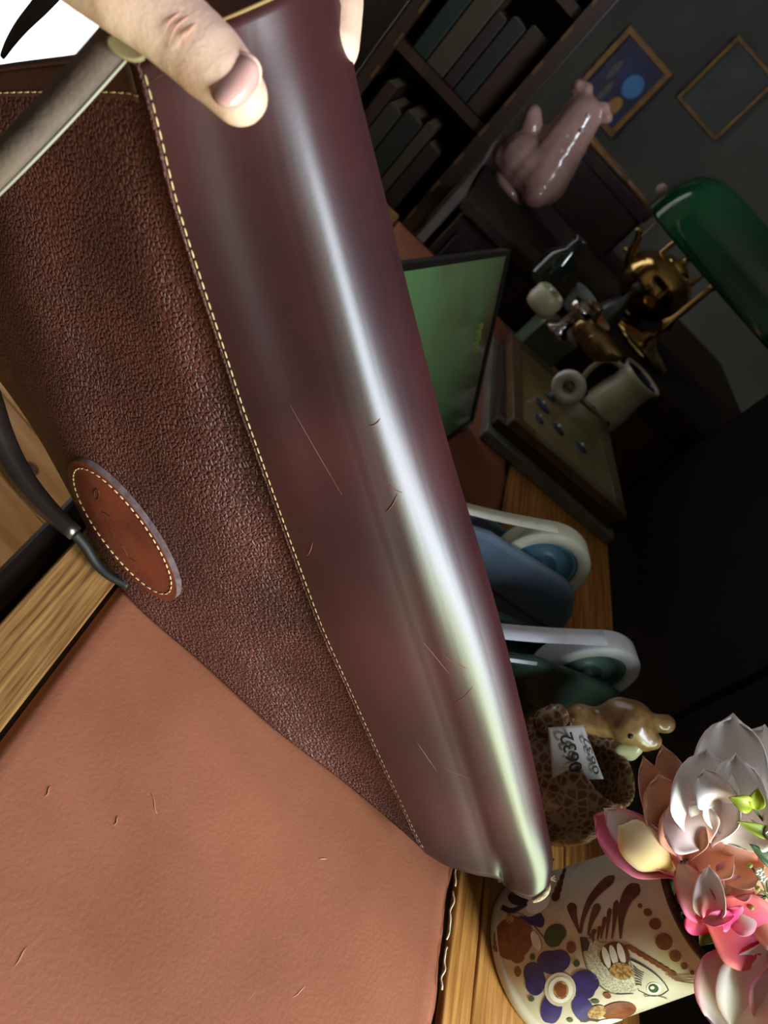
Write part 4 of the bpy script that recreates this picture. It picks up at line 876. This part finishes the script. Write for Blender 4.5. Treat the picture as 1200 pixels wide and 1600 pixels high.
# ------------------------------------------------------------------ bookcase left of the sideboard
bk = Vector((-.482, 1.40, 0)); ex_ = Vector((.970, .243, 0)); ey_ = Vector((-.243, .970, 0))
case = empty('wooden_bookcase', bk + ey_ * .12, 'dark open wooden bookcase standing left of the sideboard', 'bookcase')
m_case = mat('dark cherry wood', srgb(52, 31, 20), .45, srgb(34, 20, 13), 22, stretch=(1, 1, .15)); m_slot = mat('brass shelf clip', srgb(96, 72, 46), .4, metal=.5)
for sg in (-1, 1):
    p_ = build('side_panel', *boxv(bk + ex_ * (sg * .118) + ey_ * .12 + EZ * .85, ex_, ey_, EZ, .008, .12, .85), m_case, case, smooth=False); mod_bevel(p_, .002)
    q_ = build('front_stile', *boxv(bk + ex_ * (sg * .108) - ey_ * .004 + EZ * .85, ex_, ey_, EZ, .011, .006, .85), m_case, case, smooth=False)
    for i in range(9): build('shelf_clip', *boxv(bk + ex_ * (sg * .100) - ey_ * .011 + EZ * (.74 + i * .062), ex_, ey_, EZ, .0028, .002, .012), m_slot, q_, smooth=False)
for z in (.05, .40, .70, .92, 1.14, 1.40, 1.69): build('shelf', *boxv(bk + ey_ * .12 + EZ * z, ex_, ey_, EZ, .11, .115, .009), m_case, case, smooth=False)
build('back_board', *boxv(bk + ey_ * .236 + EZ * .85, ex_, ey_, EZ, .118, .004, .85), m_dk, case, smooth=False)
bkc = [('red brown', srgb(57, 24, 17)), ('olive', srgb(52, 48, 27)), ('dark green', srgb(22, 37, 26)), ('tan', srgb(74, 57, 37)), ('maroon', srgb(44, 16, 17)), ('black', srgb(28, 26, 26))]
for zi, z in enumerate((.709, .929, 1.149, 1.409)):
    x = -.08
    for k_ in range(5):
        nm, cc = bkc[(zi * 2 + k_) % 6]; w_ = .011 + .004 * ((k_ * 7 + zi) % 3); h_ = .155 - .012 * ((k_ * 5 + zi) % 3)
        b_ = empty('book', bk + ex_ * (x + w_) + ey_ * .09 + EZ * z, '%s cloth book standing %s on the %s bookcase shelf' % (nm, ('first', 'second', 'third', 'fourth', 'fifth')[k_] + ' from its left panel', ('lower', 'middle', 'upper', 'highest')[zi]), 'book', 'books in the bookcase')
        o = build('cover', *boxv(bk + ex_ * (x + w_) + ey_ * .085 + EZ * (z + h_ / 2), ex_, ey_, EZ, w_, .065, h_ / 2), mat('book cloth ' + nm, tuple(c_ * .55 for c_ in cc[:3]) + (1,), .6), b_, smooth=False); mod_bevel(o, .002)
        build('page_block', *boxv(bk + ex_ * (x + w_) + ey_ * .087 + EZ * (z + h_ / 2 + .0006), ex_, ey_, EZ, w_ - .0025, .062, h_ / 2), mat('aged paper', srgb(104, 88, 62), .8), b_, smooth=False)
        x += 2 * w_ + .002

# ------------------------------------------------------------------ pictures on the back wall
def hang(name, px, wpx, hpx, rail, mfr, mpic, label, extra=None):
    r = ray(*px); t = (RY1 - .012 - CAM.y) / r.y; c = CAM + r * t; hw, hh = wpx * t / FPX / 2, hpx * t / FPX / 2
    e = empty(name, Vector((c.x, RY1, c.z - hh)), label, 'picture', None)
    for sg in (-1, 1):
        build('rail', *boxv(c + EX * sg * (hw - rail / 2), EX, EY, EZ, rail / 2, .011, hh), mfr, e, smooth=False); build('rail', *boxv(c + EZ * sg * (hh - rail / 2), EX, EY, EZ, hw - rail, .011, rail / 2), mfr, e, smooth=False)
    build('print', *boxv(c + EY * .006, EX, EY, EZ, hw - rail, .004, hh - rail), mpic, e, smooth=False)
    if extra: extra(e, c, hw, hh)
m_gold = mat('dull gold frame', srgb(120, 88, 42), .4, srgb(92, 66, 32), 30, metal=.3)
def blueart(e, c, hw, hh):
    for (a_, b_, r1, r2, m) in ((.35, .15, .35, .30, mat('sky blue paint', srgb(52, 104, 150), .5)), (.35, -.45, .22, .24, mat('yellow ochre paint', srgb(140, 100, 44), .5)), (-.45, .1, .14, .3, mat('grey paint', srgb(70, 68, 68), .5)), (-.2, -.4, .14, .3, MATS.get('grey paint') or mat('grey paint', srgb(70, 68, 68), .5))):
        build('painted_shape', *ball(c + EX * (a_ * hw) + EZ * (b_ * hh) + EY * .001, (r1 * hw, .002, r2 * hh), 12, 8), m, e)
hang('wall_picture', (970, 130), 98, 118, .018, m_gold, mat('deep blue print', srgb(18, 28, 76), .4, srgb(10, 14, 36), 9), 'gold framed blue picture hanging on the dark back wall', blueart)
hang('wall_picture', (1135, 140), 92, 112, .010, m_gold, mat('dim green grey print', srgb(50, 56, 50), .4, srgb(38, 42, 38), 8), 'thin gold framed grey green picture hanging on the dark back wall')
